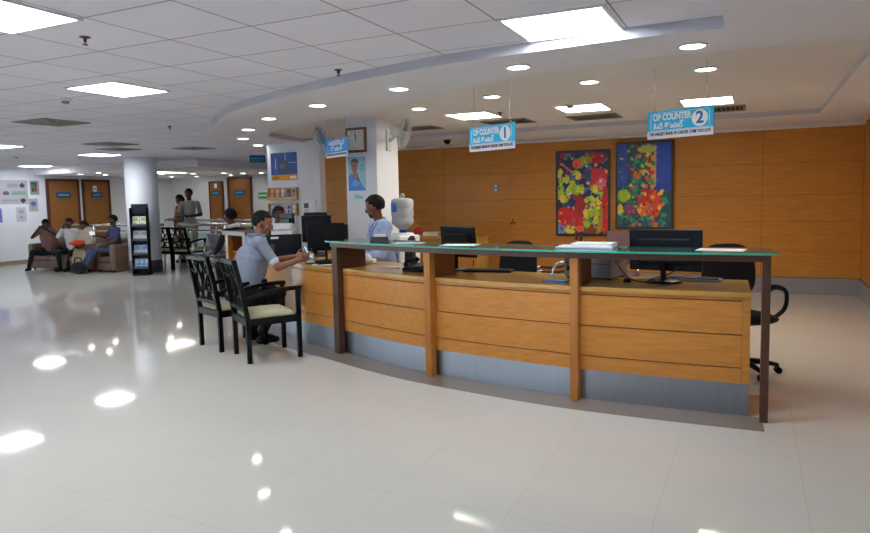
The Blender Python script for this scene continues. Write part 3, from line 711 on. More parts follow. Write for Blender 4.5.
# left wall notices (local frame: facing +X)
def on_left(o, y, z): o.location = (-17.196, y, z); o.rotation_euler = (0, 0, PI/2)
r = _r.Random(4)
sh = [('e', .2, .8, .06, .1, L3(60, 50, 60)), ('e', .85, .78, .07, .1, L3(70, 56, 60)), ('e', .4, .45, .09, .08, L3(110, 80, 100)), ('e', .85, .15, .07, .1, L3(50, 50, 60)), ('e', .08, .15, .06, .09, L3(190, 110, 100)), ('r', .55, .38, .95, .52, L3(130, 160, 140)), ('r', .05, .4, .25, .55, L3(150, 140, 180)), ('r', .3, .1, .7, .2, L3(150, 150, 170)), ('r', .45, .68, .72, .86, L3(150, 150, 170))]
o = tag(pic_obj('notice_board', .95, .62, 40, 26, sh, L3(176, 176, 188)), 'wide grey notice board with round portraits at the left edge', 'notice board'); on_left(o, 10.72, 1.56)
o = tag(pic_obj('framed_notice', .25, .37, 12, 18, [('r', .15, .2, .75, .9, L3(50, 60, 66)), ('e', .6, .4, .2, .2, L3(140, 70, 70)), ('e', .4, .6, .2, .2, L3(70, 110, 90))], L3(140, 150, 160)), 'dark framed picture highest on the wall left of the door', 'framed notice', 'framed notices on the left wall'); on_left(o, 11.38, 1.8)
o = tag(pic_obj('framed_notice', .25, .34, 12, 18, [('e', .5, .6, .3, .2, L3(90, 110, 160)), ('r', .3, .15, .7, .35, L3(170, 160, 120))], L3(170, 172, 190)), 'pale framed notice with a blue print below the dark picture', 'framed notice', 'framed notices on the left wall'); on_left(o, 11.32, 1.36)
o = tag(pic_obj('framed_notice', .26, .38, 12, 18, [('e', .5, .7, .25, .12, L3(160, 150, 190)), ('r', .3, .2, .7, .4, L3(190, 150, 180))], L3(190, 190, 206)), 'pale framed notice lowest on the wall beside the seated man', 'framed notice', 'framed notices on the left wall'); on_left(o, 10.98, 1.1)
o = tag(pic_obj('framed_notice', .22, .36, 10, 14, [('r', .2, .2, .8, .8, L3(90, 100, 190))], L3(120, 120, 200)), 'blue notice cut by the left edge of the photo', 'framed notice', 'framed notices on the left wall'); on_left(o, 10.38, 1.1)
o = tag(pic_obj('door_notice', .12, .17, 6, 8, [('r', .2, .2, .8, .6, L3(180, 180, 190))], L3(230, 230, 236)), 'small white notice on the door by the column', 'notice'); o.location = (-17.166, 13.15, 1.88); o.rotation_euler = (0, 0, PI/2)
# far wall signs
def far_sign(x, z, w, h, m, label):
    t = thing('wall_sign', label, 'sign', (x, 15.998, z), 0)
    MB().box((-w/2, -.015, -h/2), (w/2, 0, h/2)).build('sign_board', m, t)
    q = MB()
    for k in range(4): q.box((-w*.4+k*w*.21, -.018, -h*.15), (-w*.4+k*w*.21+w*.14, -.015, h*.2))
    q.build('lettering', 'white_ink', t)
far_sign(-13.42, 1.68, .36, .18, 'sign_green', 'green sign on the far wall right of the wide door')
far_sign(-15.27, 2.02, .1, .14, 'sign_white', 'small white notice above the sign on the narrow door')
bpy.data.objects['wall_sign.001'].location.y = 15.968
far_sign(0, 1.95, .3, .18, 'sign_navy', 'small navy sign on the wall just right of the column')
o = bpy.data.objects['wall_sign.002']; o.location = (-17.198, 15.0, 1.93); o.rotation_euler = (0, 0, PI/2)
far_sign(0, 1.7, .42, .15, 'sign_green', 'green exit sign on the wall behind the standing woman')
o = bpy.data.objects['wall_sign.003']; o.location = (-17.198, 15.15, 1.68); o.rotation_euler = (0, 0, PI/2)
# ------------------------------------------------------------------ reception counter
PATH = [V((p[0], p[1])) for p in bez([(.5, 4.86, 0), (.2, 4.815, 0), (0, 4.80, 0), (-.6, 4.785, 0), (-1.2, 4.80, 0), (-1.8, 4.88, 0), (-2.5, 5.02, 0), (-3.05, 5.2, 0), (-3.6, 5.42, 0), (-4.1, 5.6, 0), (-4.5, 5.8, 0), (-4.9, 6.1, 0), (-5.3, 6.42, 0), (-5.75, 6.72, 0), (-6.2, 6.95, 0), (-6.8, 7.2, 0)], 10)]
CUM = [0]
for i in range(1, len(PATH)): CUM.append(CUM[-1]+(PATH[i]-PATH[i-1]).length)
def cp(s, off=0):
    s = max(0, min(CUM[-1]-1e-6, s)); i = 0
    while CUM[i+1] < s: i += 1
    t = (s-CUM[i])/(CUM[i+1]-CUM[i]); p = PATH[i].lerp(PATH[i+1], t)
    d0 = (PATH[min(i+1, len(PATH)-1)]-PATH[max(i-1, 0)]).normalized(); d1 = (PATH[min(i+2, len(PATH)-1)]-PATH[i]).normalized()
    d = d0.lerp(d1, t).normalized()
    n = V((d.y, -d.x)); return p+n*off
def tang(s): return (cp(s+.02)-cp(s-.02)).normalized()
def sx(x):
    lo, hi = 0, CUM[-1]
    for _ in range(40):
        mid = (lo+hi)/2
        if cp(mid).x > x: lo = mid
        else: hi = mid
    return lo
def strip(mb, s0, s1, o0, o1, z0, z1, mi=0, step=.06):
    n = max(2, int((s1-s0)/step)); vs = []; fs = []
    for i in range(n+1):
        s = s0+(s1-s0)*i/n; a, b = cp(s, o0), cp(s, o1)
        vs += [(a.x, a.y, z0), (b.x, b.y, z0), (b.x, b.y, z1), (a.x, a.y, z1)]
    for i in range(n):
        k = 4*i
        for j in range(4): fs.append((k+j, k+(j+1) % 4, k+4+(j+1) % 4, k+4+j))
    fs += [(3, 2, 1, 0), (4*n, 4*n+1, 4*n+2, 4*n+3)]
    mb.add(vs, fs, mi); return mb
def smooth_sharp(o):
    for p in o.data.polygons: p.use_smooth = False
SR, SE = sx(-.01), sx(-6.6)
S1_, S2_, SD_ = sx(-1.16), sx(-2.435), sx(-3.64)
ctr = thing('reception_counter', 'long curved orange wood reception counter with a raised glass shelf and steel kick plate', 'counter', (0, 0, 0))
q = MB()
for z0, z1 in ((.222, .322), (.33, .546), (.554, .773), (.781, .802)): strip(q, SR+.05, SE, 0, .02, z0, z1)
strip(q, SR, SR+.048, 0, .02, .222, .802)
strip(q, SR, SE, .014, .034, .222, .802, 1)
q.build('front_panel', ['wood_counter', 'groove'], ctr)
q = MB(); strip(q, SR+.004, SE, .012, .03, 0, .22); q.build('kick_plate', 'steel', ctr)
q = MB(); strip(q, SR, SR+.02, .034, .62, .0, .802); q.build('end_panel', 'wood_counter', ctr)
q = MB(); strip(q, SE-.02, SE, .034, .62, .0, .802); q.build('end_panel', 'wood_counter', ctr)
q = MB(); strip(q, SR-.003, SE+.01, -.012, .7, .802, .836); q.build('desk_top', 'desk_top', ctr, .003)
def fin(s, o0, o1, w, z1, m, name='post'):
    q = MB(); strip(q, s-w/2, s+w/2, o0, o1, 0, z1, 0); return q.build(name, m, ctr, .003)
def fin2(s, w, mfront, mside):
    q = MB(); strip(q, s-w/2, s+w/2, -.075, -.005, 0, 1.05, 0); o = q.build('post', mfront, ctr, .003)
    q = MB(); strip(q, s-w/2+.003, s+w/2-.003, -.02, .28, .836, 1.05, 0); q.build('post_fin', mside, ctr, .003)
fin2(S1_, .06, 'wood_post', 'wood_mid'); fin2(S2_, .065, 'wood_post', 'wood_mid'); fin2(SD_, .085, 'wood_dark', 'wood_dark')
ST = sx(.13)
q = MB(); strip(q, sx(.098), sx(.05), -.095, -.035, 0, 1.05, 0); q.build('post', 'wood_dark', ctr, .003)
q = MB(); strip(q, sx(.098), SD_+.045, -.09, .34, 1.048, 1.092); q.build('shelf_beam', 'wood_dark', ctr, .002)
q = MB(); strip(q, ST, SD_+.09, -.11, .36, 1.0925, 1.106); q.build('glass_shelf', 'glass_edge', ctr)
q = MB(); strip(q, ST, SD_+.09, -.113, -.1102, 1.0925, 1.106); strip(q, ST-.003, ST-.0002, -.113, .36, 1.0925, 1.106); q.build('glass_rim', 'glass_rim', ctr)
SF = sx(-5.95)
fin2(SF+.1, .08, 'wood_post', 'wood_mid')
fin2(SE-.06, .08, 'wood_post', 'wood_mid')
q = MB(); strip(q, SF, SE+.04, -.09, .34, 1.048, 1.092); q.build('shelf_beam', 'wood_dark', ctr, .002)
q = MB(); strip(q, SF-.03, SE+.06, -.11, .36, 1.0925, 1.106); q.build('shelf_top', 'wood_dark', ctr)
# granite border let into the floor along the counter
q = MB(); strip(q, sx(.07), SE, -.27, .01, -.02, .0015); struct(q.build('trim_2', 'granite'))

# ------------------------------------------------------------------ seats
def armchair(label, loc, rz, group):
    t = thing('visitor_armchair', label, 'chair', loc, rz, group); W = .26
    for s in (-1, 1):
        MB().tube([(s*(W-.02), .25, 0), (s*(W-.02), .25, .655)], .03, 4, smooth=False).build('leg', 'chair_wood', t, .003)
        MB().tube([(s*(W-.02), -.235, 0), (s*(W-.02), -.24, .42), (s*(W-.02), -.285, .7), (s*(W-.02), -.345, .97)], .03, 4, smooth=False).build('leg', 'chair_wood', t, .003)
        MB().tube(bez([(s*(W-.02), -.262, .575), (s*(W-.015), -.16, .625), (s*(W-.01), .02, .66), (s*(W-.015), .16, .672), (s*(W-.02), .285, .672)], 5), .027, 4, smooth=False).build('armrest', 'chair_wood', t, .003)
    q = MB()
    for lo, hi in (((-W+.04, .232, .35), (W-.04, .268, .415)), ((-W+.04, -.258, .35), (W-.04, -.222, .415)), ((-W+.002, -.22, .35), (-W+.038, .232, .415)), ((W-.038, -.22, .35), (W-.002, .232, .415))): q.box(lo, hi)
    q.build('seat_frame', 'chair_wood', t, .002)
    q = MB()
    n, m = 10, 10; vs = []
    for j in range(m+1):
        for i in range(n+1):
            u, v = i/n*2-1, j/m*2-1; zz = .465+.012*(1-u*u)*(1-v*v) - .03*max(0, max(abs(u), abs(v))-.86)/.14
            vs.append((u*(W-.045), .005+v*.222, zz))
    fs = [(j*(n+1)+i, j*(n+1)+i+1, (j+1)*(n+1)+i+1, (j+1)*(n+1)+i) for j in range(m) for i in range(n)]
    o = len(vs); vs += [(x, y, .395) for x, y, z in vs]
    fs += [(f[3]+o, f[2]+o, f[1]+o, f[0]+o) for f in fs]
    ring = [i for i in range(n+1)]+[j*(n+1)+n for j in range(1, m+1)]+[m*(n+1)+i for i in range(n-1, -1, -1)]+[j*(n+1) for j in range(m-1, 0, -1)]
    fs += [(ring[k], ring[(k+1) % len(ring)], ring[(k+1) % len(ring)]+o, ring[k]+o) for k in range(len(ring))]
    q.add(vs, fs, 0, True); q.build('seat_cushion', 'cushion', t)
    yb = lambda z: -.24-(z-.42)*.045/.28 if z < .7 else -.285-(z-.7)*.06/.27
    q = MB(); q.tube([(-W+.03, yb(.945), .945), (W-.03, yb(.945), .945)], .03, 4, smooth=False); q.build('top_rail', 'chair_wood', t, .003)
    q = MB(); q.tube([(-W+.03, yb(.5), .5), (W-.03, yb(.5), .5)], .026, 4, smooth=False); q.build('lower_rail', 'chair_wood', t, .003)
    for k, ((xa, za), (xm, zm), (xb, zb)) in enumerate((((-.12, .93), (-.02, .72), (-.13, .5)), ((.12, .93), (.02, .72), (.13, .5)), ((-.02, .93), (-.16, .7), (-.03, .5)), ((.02, .93), (.16, .7), (.03, .5)), ((-.22, .82), (-.1, .8), (.0, .93)), ((.22, .6), (.1, .62), (.0, .5)), ((.22, .82), (.12, .76), (-.02, .62)))):
        MB().tube(bez([(xa, yb(za), za), (xm, yb(zm), zm), (xb, yb(zb), zb)], 6), .016, 4, smooth=False, flat=(1.1, .7)).build('lattice_slat', 'chair_wood', t)
    return t
G = 'dark lattice back armchairs'
a1 = armchair('nearest dark wood armchair with a cream seat and lattice back, empty', (-4.27, 5.05, 0), -math.atan2(.55, .83), G)
copy_thing(a1, (-4.93, 5.3, 0), -math.atan2(.38, .92), 'dark lattice back armchair the man in the grey shirt sits on', G)
copy_thing(a1, (-12.16, 11.22, 0), .0, 'far dark lattice armchair beside the round column', G)
copy_thing(a1, (-11.58, 11.18, 0), -.0, 'far dark lattice armchair, right of the one beside the column', G)

def office_chair(label, loc, rz, h=.5, arms=True, back=.44, seatcol='black_fabric'):
    t = thing('office_chair', label, 'chair', loc, rz, 'black office chairs behind the counter')
    for k in range(5):
        a = 2*PI*k/5+.3; d = V((math.cos(a), math.sin(a), 0))
        l = MB().tube([d*.02+V((0, 0, .1)), d*.16+V((0, 0, .095)), d*.29+V((0, 0, .07))], [.03, .024, .016], 8).build('base_arm', 'black', t)
        c = d*.29; s = V((-d.y, d.x, 0))
        q = MB(); q.cyl(c+s*.008+V((0, 0, .027)), c+s*.028+V((0, 0, .027)), .027, n=14); q.cyl(c-s*.008+V((0, 0, .027)), c-s*.028+V((0, 0, .027)), .027, n=14); q.cyl(c+V((0, 0, .03)), c+V((0, 0, .07)), .009, n=8); q.cyl(c-s*.01+V((0, 0, .03)), c+s*.01+V((0, 0, .03)), .008, n=8)
        q.build('caster', 'black', l)
    MB().cyl((0, 0, .09), (0, 0, h-.07), .026, n=14).build('gas_column', 'dark_grey', t)
    q = MB().ell((0, .02, h-.03), (.235, .235, .05), n=28, m=10, fn=lambda d, p: V((math.copysign(abs(d.x)**.6, d.x)*.235*math.sin(math.acos(max(-1, min(1, d.z))))**.3, math.copysign(abs(d.y)**.6, d.y)*.235, p.z)))
    q.build('seat', seatcol, t)
    z0, z1 = h+.1, h+.56; zc = (z0+z1)/2; hh = (z1-z0)/2; w = back/2
    def fb(d, p): 
        e = lambda v: math.copysign(abs(v)**.55, v)
        x, z = e(d.x)*w, e(d.z)*hh
        x *= 1-.12*max(0, z/hh)**2
        return V((x, d.y*.035+.12*(x/w)**2*.4-.05*(z/hh)*.3, z))
    MB().ell((0, -.24, zc), 1, n=32, m=16, fn=fb).build('backrest', 'black_fabric', t)
    MB().tube(bez([(0, -.05, h-.06), (0, -.26, h-.04), (0, -.285, h+.1), (0, -.28, zc)], 5), .02, 8, flat=(2, .6)).build('back_support', 'black', t)
    if arms:
        for s in (-1, 1):
            MB().tube(bez([(s*.2, -.08, h-.06), (s*.3, -.1, h+.02), (s*.315, -.12, h+.14), (s*.31, -.02, h+.2), (s*.31, .12, h+.18), (s*.3, .12, h+.04), (s*.2, .08, h-.06)], 6), .019, 8, flat=(1.3, .8)).build('armrest', 'black', t)
    return t
office_chair('black office chair behind the right end of the counter', (-.08, 6.0, 0), PI+.6, .5, True, .5)
office_chair('black office chair behind the middle monitor', (-2.16, 6.1, 0), PI-.25, .5)
office_chair('black office chair the man in the blue shirt sits on', (-3.6, 6.36, 0), 2.2, .53, False, .4)
office_chair('black office chair left of the square pillar, left one', (-5.02, 7.33, 0), PI-.4, .6, False, .34)
office_chair('black office chair left of the square pillar, right one', (-5.65, 8.46, 0), PI+.3, .56, False, .34)

t = thing('visitor_side_chair', 'red brown wooden chair with a chrome arm behind the counter', 'chair', (-2.05, 7.4, 0), 1.9)
for s in (-1, 1):
    MB().tube(bez([(s*.25, -.28, 1.06), (s*.25, -.26, .9), (s*.25, -.2, .72), (s*.25, -.05, .66), (s*.25, .15, .66)], 5), .03, 4, flat=(.7, 1.2)).build('armrest', 'brown_wood', t, .003)
    MB().tube(bez([(s*.22, .28, .0), (s*.22, .3, .35), (s*.22, .28, .62), (s*.22, .15, .665)], 5), .015, 8).build('leg', 'chrome', t)
    MB().tube([(s*.22, -.28, 0), (s*.22, -.24, .42), (s*.22, -.18, .7)], .015, 8).build('leg', 'chrome', t)
MB().box((-.23, -.22, .4), (.23, .25, .46)).build('seat', 'black_fabric', t, .02)
MB().box((-.22, -.27, .52), (.22, -.24, .98), 0, MX.Translation((0, 0, 0))).build('backrest', 'brown_wood', t, .01)
t = thing('visitor_side_chair', 'mauve backed chair below the paintings', 'chair', (-1.6, 9.0, 0), PI)
MB().box((-.22, -.25, .55), (.22, -.21, 1.0)).build('backrest', 'mauve', t, .015)
MB().box((-.22, -.22, .4), (.22, .22, .46)).build('seat', 'mauve', t, .02)
for s in (-1, 1):
    MB().tube([(s*.2, -.23, 0), (s*.2, -.23, .6)], .014, 8).build('leg', 'chrome', t); MB().tube([(s*.2, .2, 0), (s*.2, .2, .42)], .014, 8).build('leg', 'chrome', t)

# steel waiting bench and dark far seats
t = thing('steel_bench', 'perforated steel waiting bench behind the near armchairs', 'bench', (-10.3, 10.6, 0), PI-.35)
q = MB(); q.box((-.57, -.04, .34), (.57, .04, .39)); q.build('beam', 'dark_grey', t, .004)
for s in (-1, 1):
    MB().tube([(s*.4, -.28, .02), (s*.4, 0, .34), (s*.4, .28, .02)], .022, 6).build('leg', 'chrome', t)
for k in range(2):
    x = -.28+.56*k; q = MB()
    for j in range(9): q.box((x-.25, -.22+j*.05, .415), (x+.25, -.185+j*.05, .43))
    q.box((x-.26, -.24, .405), (x-.24, .24, .435)); q.box((x+.24, -.24, .405), (x+.26, .24, .435)); q.build('seat', 'steel', t)
    q = MB(); mx = MX.Translation((x, -.24, .43)) @ MX.Rotation(-.25, 4, 'X')
    q.box((-.26, -.012, .04), (.26, .012, .42), 0, mx); q.build('backrest', 'steel', t, .01)
    s = MB(); s.tube([(x-.28, -.22, .42), (x-.28, -.2, .62), (x-.28, .16, .62), (x-.28, .2, .42)], .014, 6); s.build('armrest', 'chrome', t)
s = MB(); s.tube([(.56, -.22, .42), (.56, -.2, .62), (.56, .16, .62), (.56, .2, .42)], .014, 6); s.build('armrest', 'chrome', t)

def sofa(label, loc, rz, w, n):
    t = thing('sofa', label, 'sofa', loc, rz, 'brown sofas by the far wall'); h = w/2
    MB().box((-h+.16, -.36, .04), (h-.16, .36, .22)).build('base', 'sofa', t, .02)
    cw = (w-.34)/n
    for k in range(n): MB().box((-h+.17+k*cw+.004, -.2, .22), (-h+.17+(k+1)*cw-.004, .38, .34)).build('seat_cushion', 'sofa', t, .04, 3)
    MB().box((-h+.1, -.42, .1), (h-.1, -.2, .74)).build('backrest', 'sofa', t, .05, 3)
    for s in (-1, 1): MB().box((s*(h-.09)-.09, -.4, .04), (s*(h-.09)+.09, .37, .62)).build('arm', 'sofa', t, .05, 3)
    for sx_ in (-1, 1):
        for sy in (-.3, .3): MB().cyl((sx_*(h-.12), sy, 0), (sx_*(h-.12), sy, .05), .02, n=8).build('foot', 'black', t)
    return t
sofa('long brown three seat sofa with two men and a woman on it', (-14.45, 10.35, 0), PI, 2.1, 3)
sofa('single brown sofa beside the round column, under the man in slate blue', (-12.98, 10.45, 0), PI-.1, .74, 1)

def railing(label, x0, x1, y, posts, lower=True):
    t = thing('glass_railing', label, 'railing', ((x0+x1)/2, y, 0), 0); h = (x1-x0)/2
    MB().cyl((-h, 0, 1.0), (h, 0, 1.0), .035, n=12).build('handrail', 'chrome', t)
    if lower: MB().cyl((-h, 0, .85), (h, 0, .85), .016, n=10).build('rail', 'chrome', t)
    xs = [-h+2*h*i/(posts-1) for i in range(posts)]
    for x in xs: MB().cyl((x, 0, 0), (x, 0, .98), .022, n=10).build('post', 'chrome', t)
    for i in range(posts-1): MB().box((xs[i]+.05, -.006, .1), (xs[i+1]-.05, .006, .8)).build('glass_panel', 'glass', t)
railing('glass railing with steel handrail behind the seated group', -16.2, -12.6, 11.4, 4)
railing('glass railing with steel handrail in front of the standing couple', -12.5, -8.9, 11.75, 4)
railing('farther glass railing between the standing couple and the doors', -14.6, -9.5, 14.2, 5)
# ------------------------------------------------------------------ things on the counter
def monitor(label, loc, rz, w, h, zc, m='black', tilt=.08, logo=False):
    """Screen faces local +Y; loc is the foot of its stand."""
    t = thing('monitor', label, 'monitor', loc, rz, 'black flat monitors')
    mx = MX.Translation((0, .02, zc-loc[2])) @ MX.Rotation(tilt, 4, 'X')
    q = MB(); q.box((-w/2, -.012, -h/2), (w/2, .018, h/2), 0, mx); hs = q.build('housing', m, t, .006)
    q = MB(); q.box((-w*.36, -.04, -h*.34), (w*.36, -.011, h*.3), 0, mx); q.build('rear_cover', m, t, .012)
    q = MB(); q.box((-w/2+.015, .017, -h/2+.02), (w/2-.015, .0195, h/2-.015), 0, mx); q.build('screen', 'screen', t)
    if logo:
        q = MB(); q.box((-.03, -.0425, -.012), (.03, -.04, .03), 0, mx); q.build('sticker', 'sign_white', t)
    MB().tube([(0, -.03, .012), (0, -.035, zc-loc[2]-h*.1)], .042, 4, smooth=False, flat=(1, .45)).build('stand_neck', 'black', t)
    MB().lathe([(.125, 0), (.125, .008), (.1, .014), (.02, .018)], n=32).build('stand_base', 'black_gloss', t)
    return t
DZ = .837
monitor('wide black monitor seen from behind, right of the paintings', (-.6, 5.2, DZ), -.13, .53, .31, 1.075, 'black_gloss', .06)
monitor('black monitor behind the counter near the middle post', (-2.45, 5.56, DZ), -.35, .42, .28, 1.095, 'black', .12)
monitor('black monitor nearest the dark post, facing away from the man', (-4.2, 6.0, DZ), .65, .40, .3, 1.1, 'black', .05)
monitor('black monitor with a small white sticker on its back', (-4.72, 6.55, DZ), .35, .36, .32, 1.16, 'black_gloss', .05, True)
monitor('black monitor farthest back, left of the office chairs', (-4.95, 6.85, DZ), .1, .32, .22, 1.24, 'black', .05)
monitor('black monitor left of the white printer, under the lower rack', (-5.48, 6.95, DZ), -.3, .3, .3, 1.19, 'black_gloss', .05)

def keyboard(label, loc, rz, m='dark_grey'):
    t = thing('keyboard', label, 'keyboard', loc, rz, 'keyboards on the counter')
    MB().box((-.22, -.07, 0), (.22, .07, .018)).build('case', m, t, .006)
    q = MB()
    for r in range(5):
        for k in range(14): q.box((-.205+k*.0295, -.058+r*.0235, .018), (-.205+k*.0295+.025, -.058+r*.0235+.019, .024))
    q.build('key', 'black', t)
keyboard('grey keyboard in front of the wide right monitor', (-.43, 5.36, DZ), -.1, 'grey_plastic')
keyboard('black keyboard right of the middle monitor', (-2.12, 5.5, DZ), .1, 'black')
keyboard('black keyboard beside the man at the left end of the desk', (-3.95, 5.83, DZ), .95, 'black')
t = thing('mouse', 'black mouse beside the grey printer', 'mouse', (-.86, 5.15, DZ), .3)
MB().ell((0, 0, .0), (.032, .055, .034), n=20, m=10, fn=lambda d, p: V((p.x, p.y, max(p.z, 0)))).build('body', 'black_gloss', t)
MB().cyl((-.004, .03, .03), (.004, .03, .03), .008, n=10).build('scroll_wheel', 'grey_plastic', t)
t = thing('printer', 'grey box shaped printer under the glass shelf by the middle post', 'printer', (-1.15, 5.39, DZ), -.2)
MB().box((-.2, -.17, .012), (.2, .17, .24)).build('body', 'grey_plastic', t, .012, 3)
MB().box((-.17, -.176, .06), (-.09, -.168, .1)).build('socket_panel', 'black', t)
MB().box((-.19, -.175, .12), (.19, -.165, .125)).build('seam', 'dark_grey', t)
q = MB()
for k in range(6): q.box((.201, -.1+k*.03, .13), (.203, -.085+k*.03, .2))
q.build('vent_slot', 'dark_grey', t)
MB().box((-.15, -.1, .24), (.15, .13, .246)).build('paper_tray', 'dark_grey', t)
for sx_ in (-.17, .17):
    for sy in (-.14, .14): MB().cyl((sx_, sy, 0), (sx_, sy, .014), .015, n=8).build('foot', 'black', t)
t = tag(MB().box((-.1, -.02, 0), (.1, .02, .012)).build('pencil_case', 'sign_blue'), 'flat blue case on the desk left of the grey printer', 'case'); t.location = (-1.38, 4.99, DZ); t.rotation_euler = (0, 0, -.2)
t = tag(MB().tube(bez([(-.96, 5.2, 1.0), (-.9, 5.12, .93), (-.82, 5.06, .87), (-.7, 5.08, DZ+.006), (-.62, 5.12, DZ+.006)], 8), .005, 6).build('black_cable', 'cable'), 'black cable drooping from the grey printer to the desk', 'cable')
t = tag(MB().tube(bez([(-.95, 5.28, DZ+.006), (-.86, 5.25, DZ+.006), (-.78, 5.29, DZ+.006), (-.68, 5.26, DZ+.006)], 8), .005, 6).build('yellow_cable', 'yellow_cable'), 'yellow cable lying on the desk behind the mouse', 'cable')
t = tag(MB().tube(bez([(-.5, 5.22, .96), (-.55, 5.17, .91), (-.66, 5.16, .87), (-.72, 5.2, DZ+.006)], 8), .005, 6).build('black_cable', 'cable'), 'short black cable hanging behind the wide right monitor', 'cable')
t = thing('chrome_stand', 'curved chrome tube beside the grey printer', 'chrome stand', (-1.5, 5.38, DZ), .3)
MB().lathe([(.035, 0), (.035, .01), (.012, .014)], n=18).build('base', 'chrome', t)
MB().tube(bez([(0, 0, .01), (.01, 0, .07), (.07, 0, .11), (.13, 0, .1)], 6), .012, 8).build('tube', 'chrome', t)
t = thing('desk_telephone', 'black desk telephone left of the second post', 'telephone', (-2.78, 5.4, DZ), -.2)
q = MB(); q.add([(-.11, -.09, 0), (.11, -.09, 0), (.11, .09, 0), (-.11, .09, 0), (-.11, -.09, .03), (.11, -.09, .03), (.11, .09, .07), (-.11, .09, .07)], [(3, 2, 1, 0), (4, 5, 6, 7), (0, 1, 5, 4), (1, 2, 6, 5), (2, 3, 7, 6), (3, 0, 4, 7)]); q.build('body', 'black', t, .008)
q = MB(); q.tube(bez([(-.07, -.08, .07), (-.07, -.05, .09), (-.07, .05, .11), (-.07, .09, .1)], 5), .018, 8); q.ell((-.07, -.075, .06), (.026, .03, .02)); q.ell((-.07, .085, .095), (.026, .03, .02)); q.build('handset', 'black_gloss', t)
q = MB()
for i in range(3):
    for j in range(4): q.box((-.01+i*.035, -.07+j*.03, .045+.0065*j), (.015+i*.035, -.05+j*.03, .052+.0065*j))
q.build('keypad', 'grey_plastic', t)
t = thing('tissue_stack', 'white crumpled tissue pack in front of the man in the blue shirt', 'tissues', (-3.62, 5.86, DZ), .2)
MB().box((-.11, -.06, 0), (.11, .06, .05)).build('pack', 'paper', t, .02, 3)
q = MB(); q.ell((.02, 0, .05), (.05, .04, .05), n=14, m=8, fn=lambda d, p: p*(1+.35*noise.noise(d*2.3))); q.build('tissue', 'paper', t)
t = tag(MB().box((-.1, -.05, 0), (.1, .05, .002)).build('paper_slip', 'paper'), 'small white paper slip on the desk by the telephone', 'paper'); t.location = (-3.2, 5.6, DZ); t.rotation_euler = (0, 0, .5)
# on the glass shelf
GZ = 1.1065
def sheet(name, label, x, y, rz, w, d, h, m, z=GZ, group=None):
    t = tag(MB().box((-w/2, -d/2, 0), (w/2, d/2, h)).build(name, m, None, .0015 if h > .004 else 0), label, 'paper', group); t.location = (x, y, z); t.rotation_euler = (0, 0, rz); return t
sheet('paper_stack', 'wide stack of pale printed sheets on the glass shelf by the third post', -1.13, 4.98, .03, .42, .24, .012, 'paper_blue')
sheet('paper_stack', 'white paper stack on top of the printed sheets', -1.08, 5.02, -.06, .3, .2, .022, 'paper', GZ+.0122)
sheet('paper_sheet', 'white sheet on the glass shelf near its right end', -.2, 4.93, -.1, .3, .2, .002, 'paper')
sheet('paper_sheet', 'pale blue sheet on the glass shelf left of the second post', -2.75, 5.2, .2, .26, .16, .002, 'paper_blue')
sheet('paper_sheet', 'white sheet on the glass shelf behind the middle monitor', -2.2, 5.06, .1, .3, .2, .002, 'paper')
t = thing('card_holder', 'dark card holder on the glass shelf in front of the man in blue', 'card holder', (-3.09, 5.27, GZ), .4)
MB().add([(-.09, -.05, 0), (.09, -.05, 0), (.09, .05, 0), (-.09, .05, 0), (-.07, -.02, .05), (.07, -.02, .05), (.07, .02, .05), (-.07, .02, .05)], [(3, 2, 1, 0), (4, 5, 6, 7), (0, 1, 5, 4), (1, 2, 6, 5), (2, 3, 7, 6), (3, 0, 4, 7)]).build('body', 'dark_grey', t, .004)
MB().box((-.05, -.012, .05), (.05, .012, .075)).build('card', 'paper', t)
# left end of the desk
t = thing('desk_printer', 'white printer between two monitors left on the desk', 'printer', (-5.28, 6.68, DZ), .3)
MB().box((-.14, -.13, 0), (.14, .13, .3)).build('body', 'white_plastic', t, .012)
MB().box((-.12, -.14, .3), (.12, .12, .38), 0, MX.Rotation(-.1, 4, 'X')).build('lid', 'white_plastic', t, .012)
MB().box((-.11, -.134, .2), (.11, -.128, .24)).build('paper_slot', 'dark_grey', t)
q = MB().box((-.1, -.17, .14), (.1, -.13, .145), 0); q.build('output_sheet', 'paper', t)
t = thing('desk_screen', 'wide low black screen board in front of the printer with small labels', 'screen board', (-5.05, 6.27, DZ), .75)
MB().box((-.26, -.012, 0), (.26, .012, .27)).build('panel', 'black_gloss', t, .004)
q = MB(); q.box((-.24, -.0135, .215), (-.15, -.012, .24)); q.build('label', 'paper', t); MB().box((-.1, -.0135, .22), (-.01, -.012, .245)).build('label', 'paper', t)
q = MB(); q.box((-.16, -.0135, .06), (-.06, -.012, .16)); q.build('badge', 'dark_grey', t)
MB().box((-.26, -.06, 0), (-.24, .06, .01)).build('foot', 'black', t); MB().box((.24, -.06, 0), (.26, .06, .01)).build('foot', 'black', t)
t = thing('calculator', 'small calculator on the desk left of the dark post', 'calculator', (-4.2, 5.71, DZ), .7)
MB().box((-.05, -.08, 0), (.05, .08, .02)).build('case', 'dark_grey', t, .005)
MB().box((-.04, .04, .02), (.04, .07, .022)).build('display', 'grey_plastic', t)
q = MB()
for i in range(4):
    for j in range(4): q.box((-.038+i*.02, -.07+j*.026, .02), (-.023+i*.02, -.053+j*.026, .025))
q.build('key', 'white_plastic', t)
t = thing('pen_cup', 'white pen cup under the monitor nearest the dark post', 'pen cup', (-4.33, 5.9, DZ), 0)
MB().lathe([(.03, 0), (.036, .09), (.032, .09), (.028, .006)], n=20).build('cup', 'white_plastic', t)
